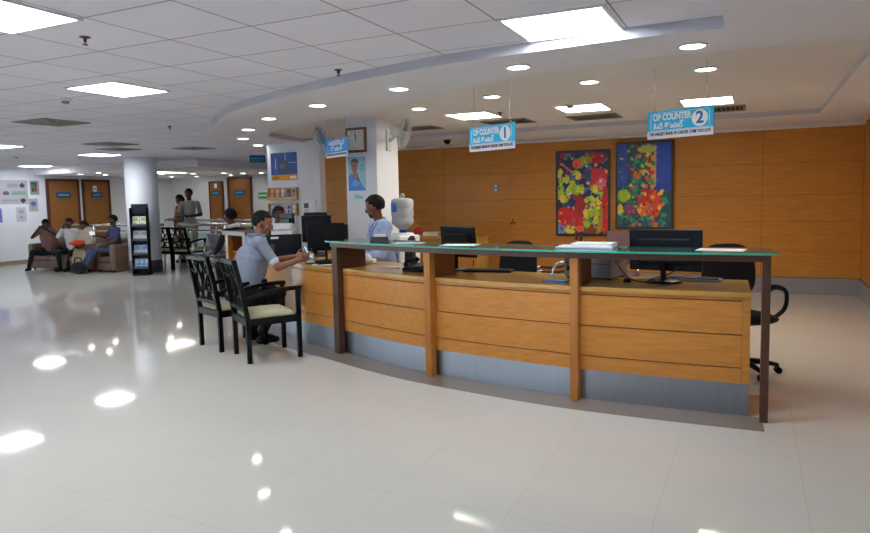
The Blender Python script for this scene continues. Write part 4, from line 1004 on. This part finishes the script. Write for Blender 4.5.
for k, m in enumerate(('sign_blue', 'paper_red', 'black')): tag(MB().cyl((-4.33+.012*(k-1), 5.9+.006*k, DZ+.01), (-4.33+.03*(k-1), 5.9+.012*k-.01, DZ+.15), .004, n=8).build('pen', m), ('blue', 'red', 'black')[k]+' pen standing in the white pen cup', 'pen', 'pens in the cup')
sheet('paper_sheet', 'white sheet on the desk edge before the man in grey', -4.02, 5.66, .5, .2, .12, .002, 'paper', DZ)

# back credenza with files, water dispenser
t = thing('credenza', 'low wooden cabinet against the wood wall behind the middle monitor', 'cabinet', (-4.7, 9.9, 0), 0)
MB().box((-.8, -.22, .06), (.8, .22, .86)).build('body', 'desk_top', t, .004)
MB().box((-.83, -.25, .86), (.83, .23, .89)).build('top', 'desk_top', t, .004)
for k in range(3):
    d = MB().box((-.78+k*.53, -.238, .09), (-.78+k*.53+.5, -.222, .84)).build('door', 'wood_post', t, .003)
    MB().box((-.78+k*.53+.44, -.252, .42), (-.78+k*.53+.455, -.238, .52)).build('handle', 'chrome', d)
MB().box((-.76, -.18, 0), (.76, .18, .06)).build('plinth', 'skirt_dark', t)
for k, (m, w, d, lb) in enumerate((('paper', .4, .3, 'white file at the bottom of the file pile'), ('paper_red', .42, .3, 'red file in the file pile behind the middle monitor'), ('paper', .4, .28, 'white file second from the top of the pile'), ('paper_green', .46, .3, 'green file on top of the file pile'))):
    z = .8915+sum((.03, .022, .03, .06)[:k])
    sheet('file_folder', lb, -4.34+.02*math.sin(k*2), 9.85, .04*k, w, d, (.029, .021, .029, .058)[k], m, z, 'files piled on the credenza')['category'] = 'file'
sheet('file_folder', 'low white file beside the red object on the cabinet', -4.78, 9.85, .2, .26, .2, .05, 'paper', .8915)['category'] = 'file'
t = thing('red_pouch', 'small red pouch on the back cabinet', 'pouch', (-5.02, 9.82, .8915), 0)
MB().ell((0, 0, .06), (.09, .06, .06), n=18, m=10).build('body', 'paper_red', t); MB().box((-.06, -.006, .105), (.06, .006, .13)).build('flap', 'paper_red', t, .004)

t = thing('water_dispenser', 'white water dispenser beside the square pillar', 'water dispenser', (-3.85, 7.12, 0), -.5)
MB().box((-.15, -.15, 0), (.15, .15, 1.06)).build('body', 'white_plastic', t, .02, 3)
MB().box((-.13, -.16, .6), (.13, -.148, .85)).build('tap_recess', 'grey_plastic', t, .004)
for s, m in ((-1, 'blue_cap'), (1, 'paper_red')): MB().tube([(s*.06, -.155, .78), (s*.06, -.19, .78), (s*.06, -.19, .74)], .014, 8).build('tap', m, t)
MB().box((-.12, -.2, .6), (.12, -.15, .615)).build('drip_tray', 'grey_plastic', t)
MB().lathe([(.13, 1.06), (.13, 1.08), (.06, 1.09), (.05, 1.065)], n=28).build('bottle_collar', 'white_plastic', t)
t = thing('water_bottle', 'large clear water bottle with a blue label on the dispenser', 'bottle', (-3.85, 7.12, 1.091), -.5)
MB().lathe([(.035, .0), (.04, .03), (.1, .08), (.132, .11), (.136, .15), (.128, .17), (.128, .18), (.136, .2), (.136, .27), (.128, .285), (.128, .295), (.136, .31), (.136, .37), (.125, .4), (.08, .415), (.03, .418)], n=36).build('body', 'bottle', t)
MB().lathe([(.042, -.003), (.046, .0), (.046, .035), (.038, .04)], n=24).build('cap', 'blue_cap', t)
MB().tube(bez([(-.03, 0, .415), (-.028, 0, .455), (.028, 0, .455), (.03, 0, .415)], 5), .011, 8).build('handle', 'bottle', t)
q = MB(); vs = []; n = 10
for i in range(n+1):
    a = -2.6+1.5*i/n
    for z in (.25, .36): vs.append((.1395*math.cos(a), .1395*math.sin(a), z))
q.add(vs, [(2*i, 2*i+2, 2*i+3, 2*i+1) for i in range(n)], 0, True); o = q.build('label', 'blue_label', t); sd = o.modifiers.new('thick', 'SOLIDIFY'); sd.thickness = .001

# leaflet stand at the round column
t = thing('leaflet_stand', 'tall narrow black leaflet stand in front of the round column', 'leaflet stand', (-11.66, 9.95, 0), .5); LS = t
MB().box((-.17, -.14, 0), (.17, .12, .03)).build('base', 'black', t, .005)
MB().box((-.165, .02, .03), (.165, .045, 1.5)).build('back_panel', 'black', t, .004)
for s in (-1, 1): MB().box((s*.165-.01, -.1, .03), (s*.165+.01, .045, 1.42)).build('side_panel', 'black', t, .003)
MB().box((-.165, -.02, 1.3), (.165, .018, 1.5)).build('header', 'black_gloss', t, .003)
fs = MX.Rotation(.5, 4, 'Z')
for k, z in enumerate((.14, .43, .73, 1.03)):
    q = MB(); q.box((-.155, -.09, z), (.155, .018, z+.012)); q.box((-.155, -.095, z), (.155, -.088, z+.05)); q.build('shelf', 'dark_grey', t)
    for i in range(3 if k == 0 else 2):
        w = .1 if k == 0 else .14
        cc = (L3(120, 170, 226), L3(200, 215, 235), L3(225, 228, 235), L3(230, 232, 226))[k]
        c2 = (L3(210, 226, 244), L3(120, 170, 220), L3(170, 180, 200), L3(170, 190, 90))[k]
        o = pic_obj('leaflet', w, .2, 6, 10, [('r', .1, .55, .9, .9, c2), ('r', .15, .2, .7, .3, c2)], cc, None, 'ink', .01, 0, k)
        x = (-.1+i*.1) if k == 0 else (-.075+i*.15)
        p = fs @ V((x, -.05+.0, z+.014)); o.location = (t.location.x+p.x, t.location.y+p.y, p.z); o.rotation_euler = (-.2, 0, .5)
        tag(o, ('left ', 'right ')[min(i, 1)]*(k > 0)+('left middle right'.split()[i]+' ' if k == 0 else '')+('pale blue leaflet on the lowest shelf of the black stand', 'white blue leaflet on the second shelf of the black stand', 'white leaflet on the third shelf of the black stand', 'white green leaflet on the top shelf of the black stand')[k], 'leaflet', 'leaflets in the black stand')
# ------------------------------------------------------------------ people
PM = {}
def pm(c, rough=.7):
    k = tuple(c)+(rough,)
    if k not in PM: PM[k] = mat('cloth_or_skin_%d' % len(PM), lin(*c), rough, spec=.3, noise_amt=.06, noise_scale=30)
    return PM[k]
def person(label, loc, rz, J, cols, voxel=.008, size=1.0, fat=1.0, group=None, hair='short', sleeve='short', woman=False, extra=None):
    """Body as one continuous surface grown from overlapping tapered volumes, facing local +Y."""
    caps = []; J = {k: V(v) for k, v in J.items()}
    def C(a, b, r0, r1, reg, w=1.0, lat=None): caps.append((V(a), V(b), r0, r1, reg, w, lat or V((1, 0, 0))))
    P, CH, NK, H = J['pelvis'], J['chest'], J['neck'], J['head']
    f = J['face'].normalized(); u0 = J.get('up', V((0, 0, 1))); rt = f.cross(u0).normalized(); u = rt.cross(f)
    lat = (J['shR']-J['shL']).normalized()
    C(P+V((0, 0, .02)), P.lerp(CH, .5), .125*fat, .118*fat, 'shirt', 1.25, lat)
    C(P.lerp(CH, .4), CH, .118*fat, .12*fat, 'shirt', 1.3, lat)
    C(CH, CH.lerp(NK, .5), .12*fat, .1*fat**.6, 'shirt', 1.38, lat); C(CH.lerp(NK, .5), NK-V((0, 0, .05)), .1*fat**.6, .075, 'shirt', 1.38, lat)
    C(J['shL'], J['shR'], .066*min(fat, 1.1), .066*min(fat, 1.1), 'shirt', 1.0, lat)
    C(NK-V((0, 0, .06)), H-u*.05-f*.01, .056, .052, 'skin')
    C(P-lat*.08, P+lat*.08, .125*fat, .125*fat, 'pants', 1, lat)
    for s in 'LR':
        sh, el, wr = J['sh'+s], J['el'+s], J['wr'+s]
        C(sh, el, .05, .041, 'skin'); C(el, wr, .041, .028, 'skin')
        k = .72 if sleeve == 'short' else 1
        C(sh, sh.lerp(el, k), .062, .054 if k < 1 else .05, 'shirt')
        if sleeve == 'short' and 'trim' in cols: C(sh.lerp(el, k+.015), sh.lerp(el, k+.025), .0555, .0555, 'trim')
        if sleeve == 'long': C(el, el.lerp(wr, .93), .05, .037, 'shirt')
        sg = 1 if s == 'R' else -1
        hd = J['hd'+s].normalized(); pn = J['pn'+s].normalized(); pn = (pn-hd*pn.dot(hd)).normalized(); sd = hd.cross(pn)*sg
        cu = J['curl'+s].x if 'curl'+s in J else .35
        for q in (-1.5, -.5, .5, 1.5): C(wr+sd*q*.008, wr+hd*.085+sd*q*.019, .016, .013, 'skin')
        for q, L in zip((1.5, .5, -.5, -1.5), (.068, .078, .073, .056)):
            p = wr+hd*.083+sd*q*.0205; d = hd.copy()
            for l, r0, r1 in ((.42, .0098, .0092), (.32, .0092, .0086), (.26, .0086, .0076)):
                d = (d*math.cos(cu)+pn*math.sin(cu)).normalized() if l < .4 else (d*math.cos(cu*.7)+pn*math.sin(cu*.7)).normalized()
                e = p+d*L*l*1.1; C(p, e, r0, r1, 'skin'); p = e
                pn2 = pn
        tb = wr+hd*.022+sd*.024; t1 = tb+(hd*.6+sd*.7+pn*.35).normalized()*.042; t2 = t1+(hd*.9+sd*.2+pn*.45).normalized()*.034
        C(tb, t1, .014, .0115, 'skin'); C(t1, t2, .0115, .009, 'skin')
        hip = P+lat*sg*.1+V((0, 0, -.0)); kn, an = J['kn'+s], J['an'+s]
        C(hip, kn, .092*fat, .066, 'pants'); C(kn, an+V((0, 0, .03)), .066, .05 if not woman else .06, 'pants')
        td = J['td'+s].normalized() if 'td'+s in J else V((0, 1, 0))
        C(an+V((0, 0, .05)), an, .042, .04, 'shoe'); C(an+V((0, 0, -.05))-td*.035, an+td*.15+V((0, 0, -.055)), .04, .034, 'shoe', 1.15, td.cross(V((0, 0, 1))))
        C(an-V((0, 0, .01)), an+td*.1-V((0, 0, .035)), .042, .036, 'shoe')
    if extra: extra(C)
    ells = []
    B = MX((rt, f, u)).transposed()
    def E(off, r, reg, solid=True): ells.append((H+B @ V(off), r, reg, solid))
    E((0, -.005, .015), (.077, .096, .1), 'skin'); E((0, .03, -.058), (.054, .062, .062), 'skin'); E((0, .062, -.096), (.026, .026, .022), 'skin')
    E((0, .1, -.018), (.013, .016, .026), 'skin'); E((0, .104, -.034), (.018, .014, .011), 'skin')
    for s in (-1, 1):
        E((s*.077, -.005, -.012), (.012, .02, .031), 'skin'); E((s*.04, .07, -.03), (.028, .022, .028), 'skin')
        E((s*.031, .088, .012), (.017, .02, .0075), 'white', False); E((s*.031, .093, .012), (.0078, .02, .0075), 'dark', False)
        E((s*.032, .088, .032), (.022, .02, .0055), 'dark', False)
    E((0, .092, -.064), (.024, .02, .0085), 'lip', False)
    if 'beard' in cols: E((0, .07, -.09), (.05, .05, .03), 'beard', False); E((0, .1, -.052), (.03, .02, .006), 'beard', False)
    mb = MB()
    for a, b, r0, r1, reg, w, lt in caps:
        d = b-a; L = d.length
        z = d.normalized() if L > 1e-6 else V((0, 0, 1))
        x = lt-z*lt.dot(z); x = x.normalized() if x.length > 1e-3 else z.orthogonal().normalized(); y = z.cross(x)
        n = 22; rings = []
        for k in range(5): t = -PI/2+k*PI/8; rings.append((math.sin(t)*r0, math.cos(t)*r0))
        for k in range(5): t = k*PI/8; rings.append((L+math.sin(t)*r1, math.cos(t)*r1))
        vs = [a+z*zz+(x*w*math.cos(2*PI*j/n)+y*math.sin(2*PI*j/n))*max(rr, 1e-4) for zz, rr in rings for j in range(n)]
        fs = [(i*n+j, i*n+(j+1) % n, (i+1)*n+(j+1) % n, (i+1)*n+j) for i in range(len(rings)-1) for j in range(n)]
        fs += [tuple(range(n))[::-1], tuple((len(rings)-1)*n+j for j in range(n))]
        mb.add(vs, fs)
    for c, r, reg, sol in ells:
        if sol: mb.ell(c, r, 0, 18, 12, B.to_4x4())
    me = bpy.data.meshes.new('raw'); me.from_pydata(mb.v, [], mb.f)
    o = bpy.data.objects.new('raw', me); COL.objects.link(o)
    rm = o.modifiers.new('r', 'REMESH'); rm.mode = 'VOXEL'; rm.voxel_size = voxel; rm.use_smooth_shade = True
    sm = o.modifiers.new('s', 'SMOOTH'); sm.factor = .5; sm.iterations = 4
    dg = bpy.context.evaluated_depsgraph_get(); m2 = bpy.data.meshes.new_from_object(o.evaluated_get(dg)); bpy.data.objects.remove(o); bpy.data.meshes.remove(me)
    m2.materials.clear()
    base = dict(white=(176, 166, 158), dark=(24, 18, 18), lip=tuple(int(c*.8) for c in cols['skin']), beard=(36, 28, 28)); base.update(cols)
    regs = list(dict.fromkeys([c[4] for c in caps]+[e[2] for e in ells]))
    for r in regs: m2.materials.append(pm(base[r], .45 if r == 'skin' else .8))
    ix = {r: i for i, r in enumerate(regs)}; BT = B.transposed()
    pre = []
    for a, b, r0, r1, reg, w, lt in caps: d = b-a; pre.append((a, d, d.length_squared, r0, r1, ix[reg], w, lt))
    hr = .2
    for p in m2.polygons:
        c = p.center; best = 9; bi = 0
        for a, d, l2, r0, r1, i, w, lt in pre:
            ac = c-a; t = ac.dot(d)/l2 if l2 > 0 else 0
            t = 0 if t < 0 else 1 if t > 1 else t
            q = ac-d*t
            if w != 1.0: q = q-lt*(q.dot(lt)*(1-1/w))
            v = q.length-(r0+(r1-r0)*t)
            if v < best: best = v; bi = i
        if (c-H).length < hr:
            for ce, r, reg, sol in ells:
                q = BT @ (c-ce); v = (math.sqrt((q.x/r[0])**2+(q.y/r[1])**2+(q.z/r[2])**2)-1)
                if sol:
                    if v*min(r) < best: best = v*min(r); bi = ix[reg]
                elif v < 0: best = -1; bi = ix[reg]
        p.material_index = bi; p.use_smooth = True
    m2.name = 'person'
    body = bpy.data.objects.new('person', m2); COL.objects.link(body); body.location = loc; body.rotation_euler = (0, 0, rz); body.scale = (size,)*3
    tag(body, label, 'person', group)
    # hair
    hc = H+B @ V((0, -.012, .02))
    def hf(d, q):
        k = 1.0
        front = d.y; up = d.z
        if front > .5 and up < .5: k = .72
        elif front > .12 and up < .12: k = .72
        elif front > -.2 and up < -.3: k = .74
        if up < (-.72 if not woman else -2): k = .7
        k += .05*noise.noise(d*5.0)+(.03*noise.noise(d*14) if hair != 'bald' else 0)
        return q*k
    hb = MB().ell(hc+B @ V((0, -.006, 0)), (.091, .116, .109), 0, 32, 22, B.to_4x4(), hf)
    if woman: hb.ell(hc+B @ V((0, -.1, -.05)), (.05, .045, .06), 0, 16, 10, B.to_4x4())
    hb.build('hair', pm(cols.get('hair', (16, 14, 16)), .7), body)
    return body
BLK = (11, 10, 11)
D = {}
def sit(lean=.0, z=.5, spread=.12, knee=.42, ank=.36, **kw):
    j = dict(pelvis=(0, 0, z), chest=(0, .06+lean*.5, z+.38), neck=(0, .08+lean*.9, z+.6), head=(0, .12+lean*1.15, z+.78), face=(0, 1, -.15),
             shL=(-.18, .07+lean*.85, z+.53), shR=(.18, .07+lean*.85, z+.53), elL=(-.25, .16+lean, z+.28), elR=(.25, .16+lean, z+.28), wrL=(-.14, .36+lean, z+.2), wrR=(.14, .36+lean, z+.2),
             hdL=(.2, 1, 0), hdR=(-.2, 1, 0), pnL=(0, 0, -1), pnR=(0, 0, -1), knL=(-spread, knee, z+.0), knR=(spread, knee, z+.0), anL=(-spread, ank, .095), anR=(spread, ank, .095))
    j.update(kw); return j
def band(C):
    pass
# the man in grey at the counter
man = person('seated man in a grey polo shirt leaning on the counter with a phone', (-4.83, 5.38, 0), -math.radians(30),
    sit(.1, .52, .11, .36, .12, neck=(0, .17, 1.12), head=(.01, .24, 1.275), face=(.62, .85, -.32), shL=(-.2, .16, 1.08), shR=(.21, .13, 1.07), elR=(.34, .26, .82), wrR=(.34, .5, .885), elL=(-.14, .4, .85), wrL=(.14, .54, .9),
        hdR=(.05, 1, .25), hdL=(.75, .6, .2), pnR=(-.9, 0, .25), pnL=(.6, -.6, .3), curlR=(.75, 0, 0), curlL=(.6, 0, 0), anL=(-.1, .1, .095), anR=(.13, .14, .095)),
    dict(skin=(150, 102, 80), shirt=(140, 148, 168), pants=(24, 24, 30), shoe=(18, 18, 20), trim=(224, 226, 232), hair=BLK), .0065, fat=1.42)
q = MB()
pts = [(.1*math.cos(a)*1.0, .165+.085*math.sin(a), 1.15+.012*math.sin(a)*-1) for a in [2*PI*k/24 for k in range(24)]]
q.tube([(x, y, z) for x, y, z in pts], .016, 8, closed=True, flat=(.7, 1.4)); q.build('collar', pm((136, 144, 164)), man)
q = MB(); q.tube([(x*1.02, .165+(y-.165)*1.02, z+.016) for x, y, z in pts], .006, 6, closed=True); q.build('collar_stripe', pm((24, 26, 40)), man)
def wl(o, p): return MX.Translation(o.location) @ MX.Rotation(o.rotation_euler.z, 4, 'Z') @ V(p)
t = thing('smartphone', 'smartphone with a lit blue screen in the hands of the man in grey', 'phone', wl(man, (.3, .6, .955)), -math.radians(50)); t.rotation_euler = (.5, 0, -math.radians(62))
MB().box((-.038, -.004, -.075), (.038, .004, .075)).build('case', 'black_gloss', t, .003)
MB().box((-.034, -.0052, -.066), (.034, -.004, .066)).build('display', 'phone_screen', t)
MB().box((-.034, .004, -.066), (.034, .0052, .066)).build('glowing_back', 'phone_screen', t)  # rear face glows too, it carries the screen's emission

boy = person('young man in a light blue shirt seated behind the counter looking down', (-3.68, 6.46, 0), 2.45,
    sit(.03, .57, .11, .38, .3, head=(0, .16, 1.42), neck=(0, .09, 1.25), face=(.75, 1, -.4), shL=(-.2, .09, 1.2), shR=(.2, .09, 1.2), elL=(-.22, .17, .9), wrL=(-.1, .4, .885), elR=(.24, .17, .9), wrR=(.1, .42, .885), curlL=(.5, 0, 0), curlR=(.5, 0, 0)),
    dict(skin=(112, 74, 56), shirt=(170, 192, 232), pants=(40, 42, 60), shoe=(20, 20, 22), hair=(10, 9, 11), beard=(50, 34, 30)), .0065, 1.0, 1.05, sleeve='long')
q = MB(); q.tube([(-.06, .14, 1.25), (-.05, .2, 1.16), (0, .21, 1.04), (.05, .2, 1.16), (.06, .14, 1.25)], .004, 6); q.build('lanyard', pm((40, 60, 130)), boy)
q = MB(); q.tube([(.075*math.cos(a), .095+.062*math.sin(a), 1.265-.02*math.sin(a)) for a in [2*PI*k/20 for k in range(20)]], .013, 8, closed=True, flat=(.7, 1.4)); q.build('collar', pm((180, 200, 236)), boy)

pw = person('person with black hair and a white collar, mostly hidden behind the man in grey', (-7.2, 8.05, 0), 1.5, sit(.12, .5), dict(skin=(96, 64, 52), shirt=(34, 34, 40), pants=(30, 30, 36), shoe=(20, 20, 22), hair=BLK), .011, sleeve='long')
q = MB(); q.tube([(.085*math.cos(a), .17+.075*math.sin(a), 1.12-.02*math.sin(a)) for a in [2*PI*k/20 for k in range(20)]], .022, 8, closed=True, flat=(.7, 1.4)); q.build('collar', pm((226, 226, 230)), pw)
st = person('staff member in pale blue reading papers behind the monitors', (-6.5, 7.95, 0), -2.0, sit(.06, .52, wrL=(-.1, .4, .95), wrR=(.1, .4, .95)), dict(skin=(110, 76, 60), shirt=(176, 196, 214), pants=(30, 30, 36), shoe=(20, 20, 22), hair=BLK), .011, sleeve='long')
t = tag(MB().box((-.15, -.003, -.1), (.15, .003, .1)).build('newspaper', 'paper'), 'white papers held up by the staff member behind the monitors', 'paper'); t.location = wl(st, (0, .52, 1.05)); t.rotation_euler = (.6, 0, -2.0)

# seated visitors on the sofas
person('heavy man in a brown pink shirt with both hands raised to his face', (-15.05, 10.28, 0), PI+.55,
    sit(.12, .48, .28, .45, .5, head=(0, .26, 1.2), face=(.1, 1, -.4), elL=(-.33, .3, .86), elR=(.33, .3, .86), wrL=(-.1, .44, 1.06), wrR=(.1, .44, 1.08), hdL=(.7, -.15, .5), hdR=(-.7, -.15, .5), pnL=(.3, -1, 0), pnR=(-.3, -1, 0), anL=(-.34, .5, .105), anR=(.36, .5, .105)),
    dict(skin=(78, 52, 44), shirt=(140, 106, 98), pants=(34, 36, 42), shoe=(24, 22, 24), hair=BLK), .011, .9, 1.4)
person('man in a white shirt with one hand on his cheek, on the long sofa', (-14.35, 10.34, 0), PI+.45,
    sit(.08, .48, .16, .46, .42, head=(-.03, .2, 1.22), face=(-.1, 1, -.2), elR=(.22, .3, .88), wrR=(.08, .32, 1.08), hdR=(-.35, -.1, .9), pnR=(0, -1, .2), elL=(-.27, .12, .84), wrL=(-.2, .36, .72), anL=(-.1, .5, .095)),
    dict(skin=(92, 62, 50), shirt=(224, 226, 230), pants=(26, 26, 30), shoe=(26, 22, 22), hair=BLK), .011, .9, sleeve='long')
def shawl(C):
    C((0, .12, .98), (0, .24, .62), .15, .16, 'shawl', 1.35, V((1, 0, 0))); C((0, .3, .6), (0, .44, .3), .14, .15, 'pants', 1.5, V((1, 0, 0))); C((0, .44, .3), (0, .42, .14), .14, .13, 'pants', 1.4, V((1, 0, 0)))
person('woman wrapped in a cream shawl with a mustard dress on the long sofa', (-13.76, 10.34, 0), PI+.35,
    sit(.08, .48, .12, .44, .42, head=(.03, .2, 1.15), neck=(0, .13, 1.02), shL=(-.17, .13, .94), shR=(.17, .13, .94), face=(.3, 1, -.5), wrL=(-.1, .44, .62), wrR=(.1, .44, .62)),
    dict(skin=(96, 66, 54), shirt=(190, 178, 160), shawl=(196, 184, 166), pants=(168, 160, 128), shoe=(110, 74, 60), hair=BLK), .011, .9, .95, sleeve='long', woman=True, extra=shawl)
t = tag(MB().ell((0, 0, 0), (.17, .13, .07), n=20, m=12, fn=lambda d, p: p*(1+.25*noise.noise(d*2))).build('cloth_bundle', 'orange_bag'), 'orange red cloth bundle in the lap of the woman in the shawl', 'cloth'); t.location = (-13.62, 9.92, .66)
t = thing('handbag', 'black bag on the floor at the feet of the woman in the shawl', 'bag', (-13.35, 9.7, 0), .2)
MB().ell((0, 0, .13), (.2, .1, .13), n=24, m=12).build('body', 'black_fabric', t)
MB().tube(bez([(-.1, 0, .22), (-.07, 0, .34), (.07, 0, .34), (.1, 0, .22)], 5), .012, 8).build('strap', 'black_fabric', t)
mb7 = person('man in a slate blue shirt and jeans leaning back on the single sofa', (-12.98, 10.42, 0), PI-.3,
    sit(-.04, .48, .14, .5, .72, head=(.0, .08, 1.24), face=(.2, 1, -.25), anL=(.1, .74, .095), anR=(.32, .72, .095), knL=(-.02, .5, .56), knR=(.22, .5, .56), elR=(.28, .16, .82), wrR=(.26, .34, .86), hdR=(.05, 1, .25), pnR=(-1, 0, 0), curlR=(.8, 0, 0)),
    dict(skin=(88, 60, 52), shirt=(66, 70, 104), pants=(74, 84, 112), shoe=(110, 76, 64), hair=BLK), .011, .93)
t = thing('tablet', 'small glowing white screen held by the man in slate blue', 'phone', wl(mb7, (.24, .43, .87)), PI-.3); t.rotation_euler = (.25, 0, .35)
MB().box((-.07, -.005, -.055), (.07, .005, .055)).build('case', 'black_gloss', t, .002); MB().box((-.062, -.0065, -.047), (.062, -.005, .047)).build('display', 'tablet_screen', t)

def stand(**kw):
    j = dict(pelvis=(0, 0, .93), chest=(0, .02, 1.24), neck=(0, .0, 1.5), head=(0, .03, 1.66), face=(0, 1, -.2), shL=(-.18, 0, 1.43), shR=(.18, 0, 1.43), elL=(-.25, .04, 1.16), elR=(.25, .04, 1.16), wrL=(-.05, .28, 1.14), wrR=(.08, .28, 1.16),
             hdL=(.5, 1, 0), hdR=(-.5, 1, 0), pnL=(0, 0, -1), pnR=(0, 0, -1), knL=(-.1, .03, .5), knR=(.1, .03, .5), anL=(-.1, 0, .095), anR=(.1, 0, .095))
    j.update(kw); return j
person('standing man in a pale shirt with folded arms behind the glass railing', (-12.55, 12.2, 0), -2.5, stand(), dict(skin=(84, 58, 50), shirt=(186, 184, 180), pants=(206, 204, 190), shoe=(30, 26, 26), hair=BLK), .012, 1.04, .85)
def scarf(C):
    C((-.09, .11, 1.46), (-.07, .16, 1.1), .04, .05, 'scarf', 1.4); C((-.07, .16, 1.1), (-.06, .14, .75), .05, .06, 'scarf', 1.4); C((0, 0, 1.0), (0, 0, .55), .17, .2, 'shirt', 1.15)
person('standing woman with an orange scarf beside the man in the pale shirt', (-12.95, 12.3, 0), 2.6, stand(face=(-.4, 1, -.3)), dict(skin=(88, 60, 50), shirt=(150, 140, 138), scarf=(176, 92, 44), pants=(120, 110, 110), shoe=(40, 30, 30), hair=BLK), .012, .96, .95, woman=True, sleeve='long', extra=scarf)
# ------------------------------------------------------------------ camera, light, view
cam = bpy.data.cameras.new('camera'); co = bpy.data.objects.new('camera', cam); COL.objects.link(co)
YAW, PIT, ROL, F, CY = .448184, .0834625, -.0204938, 665., 253.57
cy, sy, cp_, sp, cr, sr = math.cos(YAW), math.sin(YAW), math.cos(PIT), math.sin(PIT), math.cos(ROL), math.sin(ROL)
Bm = MX(((1, 0, 0), (0, 0, -1), (0, 1, 0))); Ry = MX(((cy, sy, 0), (-sy, cy, 0), (0, 0, 1)))
Rx = MX(((1, 0, 0), (0, cp_, -sp), (0, sp, cp_))); Rz = MX(((cr, -sr, 0), (sr, cr, 0), (0, 0, 1)))
W = Rz @ Rx @ Bm @ Ry
rot = MX((W[0], -W[1], -W[2])).transposed()
co.matrix_world = MX.Translation((0, 0, 1.5)) @ rot.to_4x4()
cam.sensor_fit = 'HORIZONTAL'; cam.sensor_width = 36; cam.lens = F/870*36
cam.shift_y = (CY-266.5)/870
cam.clip_start = .05; cam.clip_end = 100
SC.camera = co
w = bpy.data.worlds.new('world'); SC.world = w; w.use_nodes = True
w.node_tree.nodes['Background'].inputs['Color'].default_value = (.86, .93, 1, 1); w.node_tree.nodes['Background'].inputs['Strength'].default_value = 3.6
vs = SC.view_settings; vs.view_transform = 'Standard'; vs.look = 'None'; vs.gamma = 1; vs.use_curve_mapping = False; vs.exposure = 1.0
for nm, loc, rot_, sx_, sy_ in (('fill_window_portal', (-11.2, -7.2, 1.3), (PI/2, 0, PI), 12, 2.1), ('fill_window_portal', (-17.5, .86, 1.25), (PI/2, 0, PI/2), 15.4, 2.3), ('fill_window_portal', (6.15, -1.5, 1.3), (PI/2, 0, -PI/2), 10.6, 2.1)):  # portals guide sky light through the added unseen windows
    l = bpy.data.lights.new(nm, 'AREA'); l.shape = 'RECTANGLE'; l.size = sx_; l.size_y = sy_; l.cycles.is_portal = True
    o = bpy.data.objects.new(nm, l); COL.objects.link(o); o.location = loc; o.rotation_euler = rot_
SC.cycles.max_bounces = 10; SC.cycles.diffuse_bounces = 6; SC.cycles.glossy_bounces = 4; SC.cycles.transmission_bounces = 8
SC.cycles.sample_clamp_indirect = 6; SC.cycles.caustics_refractive = False
SC.cycles.use_denoising = True
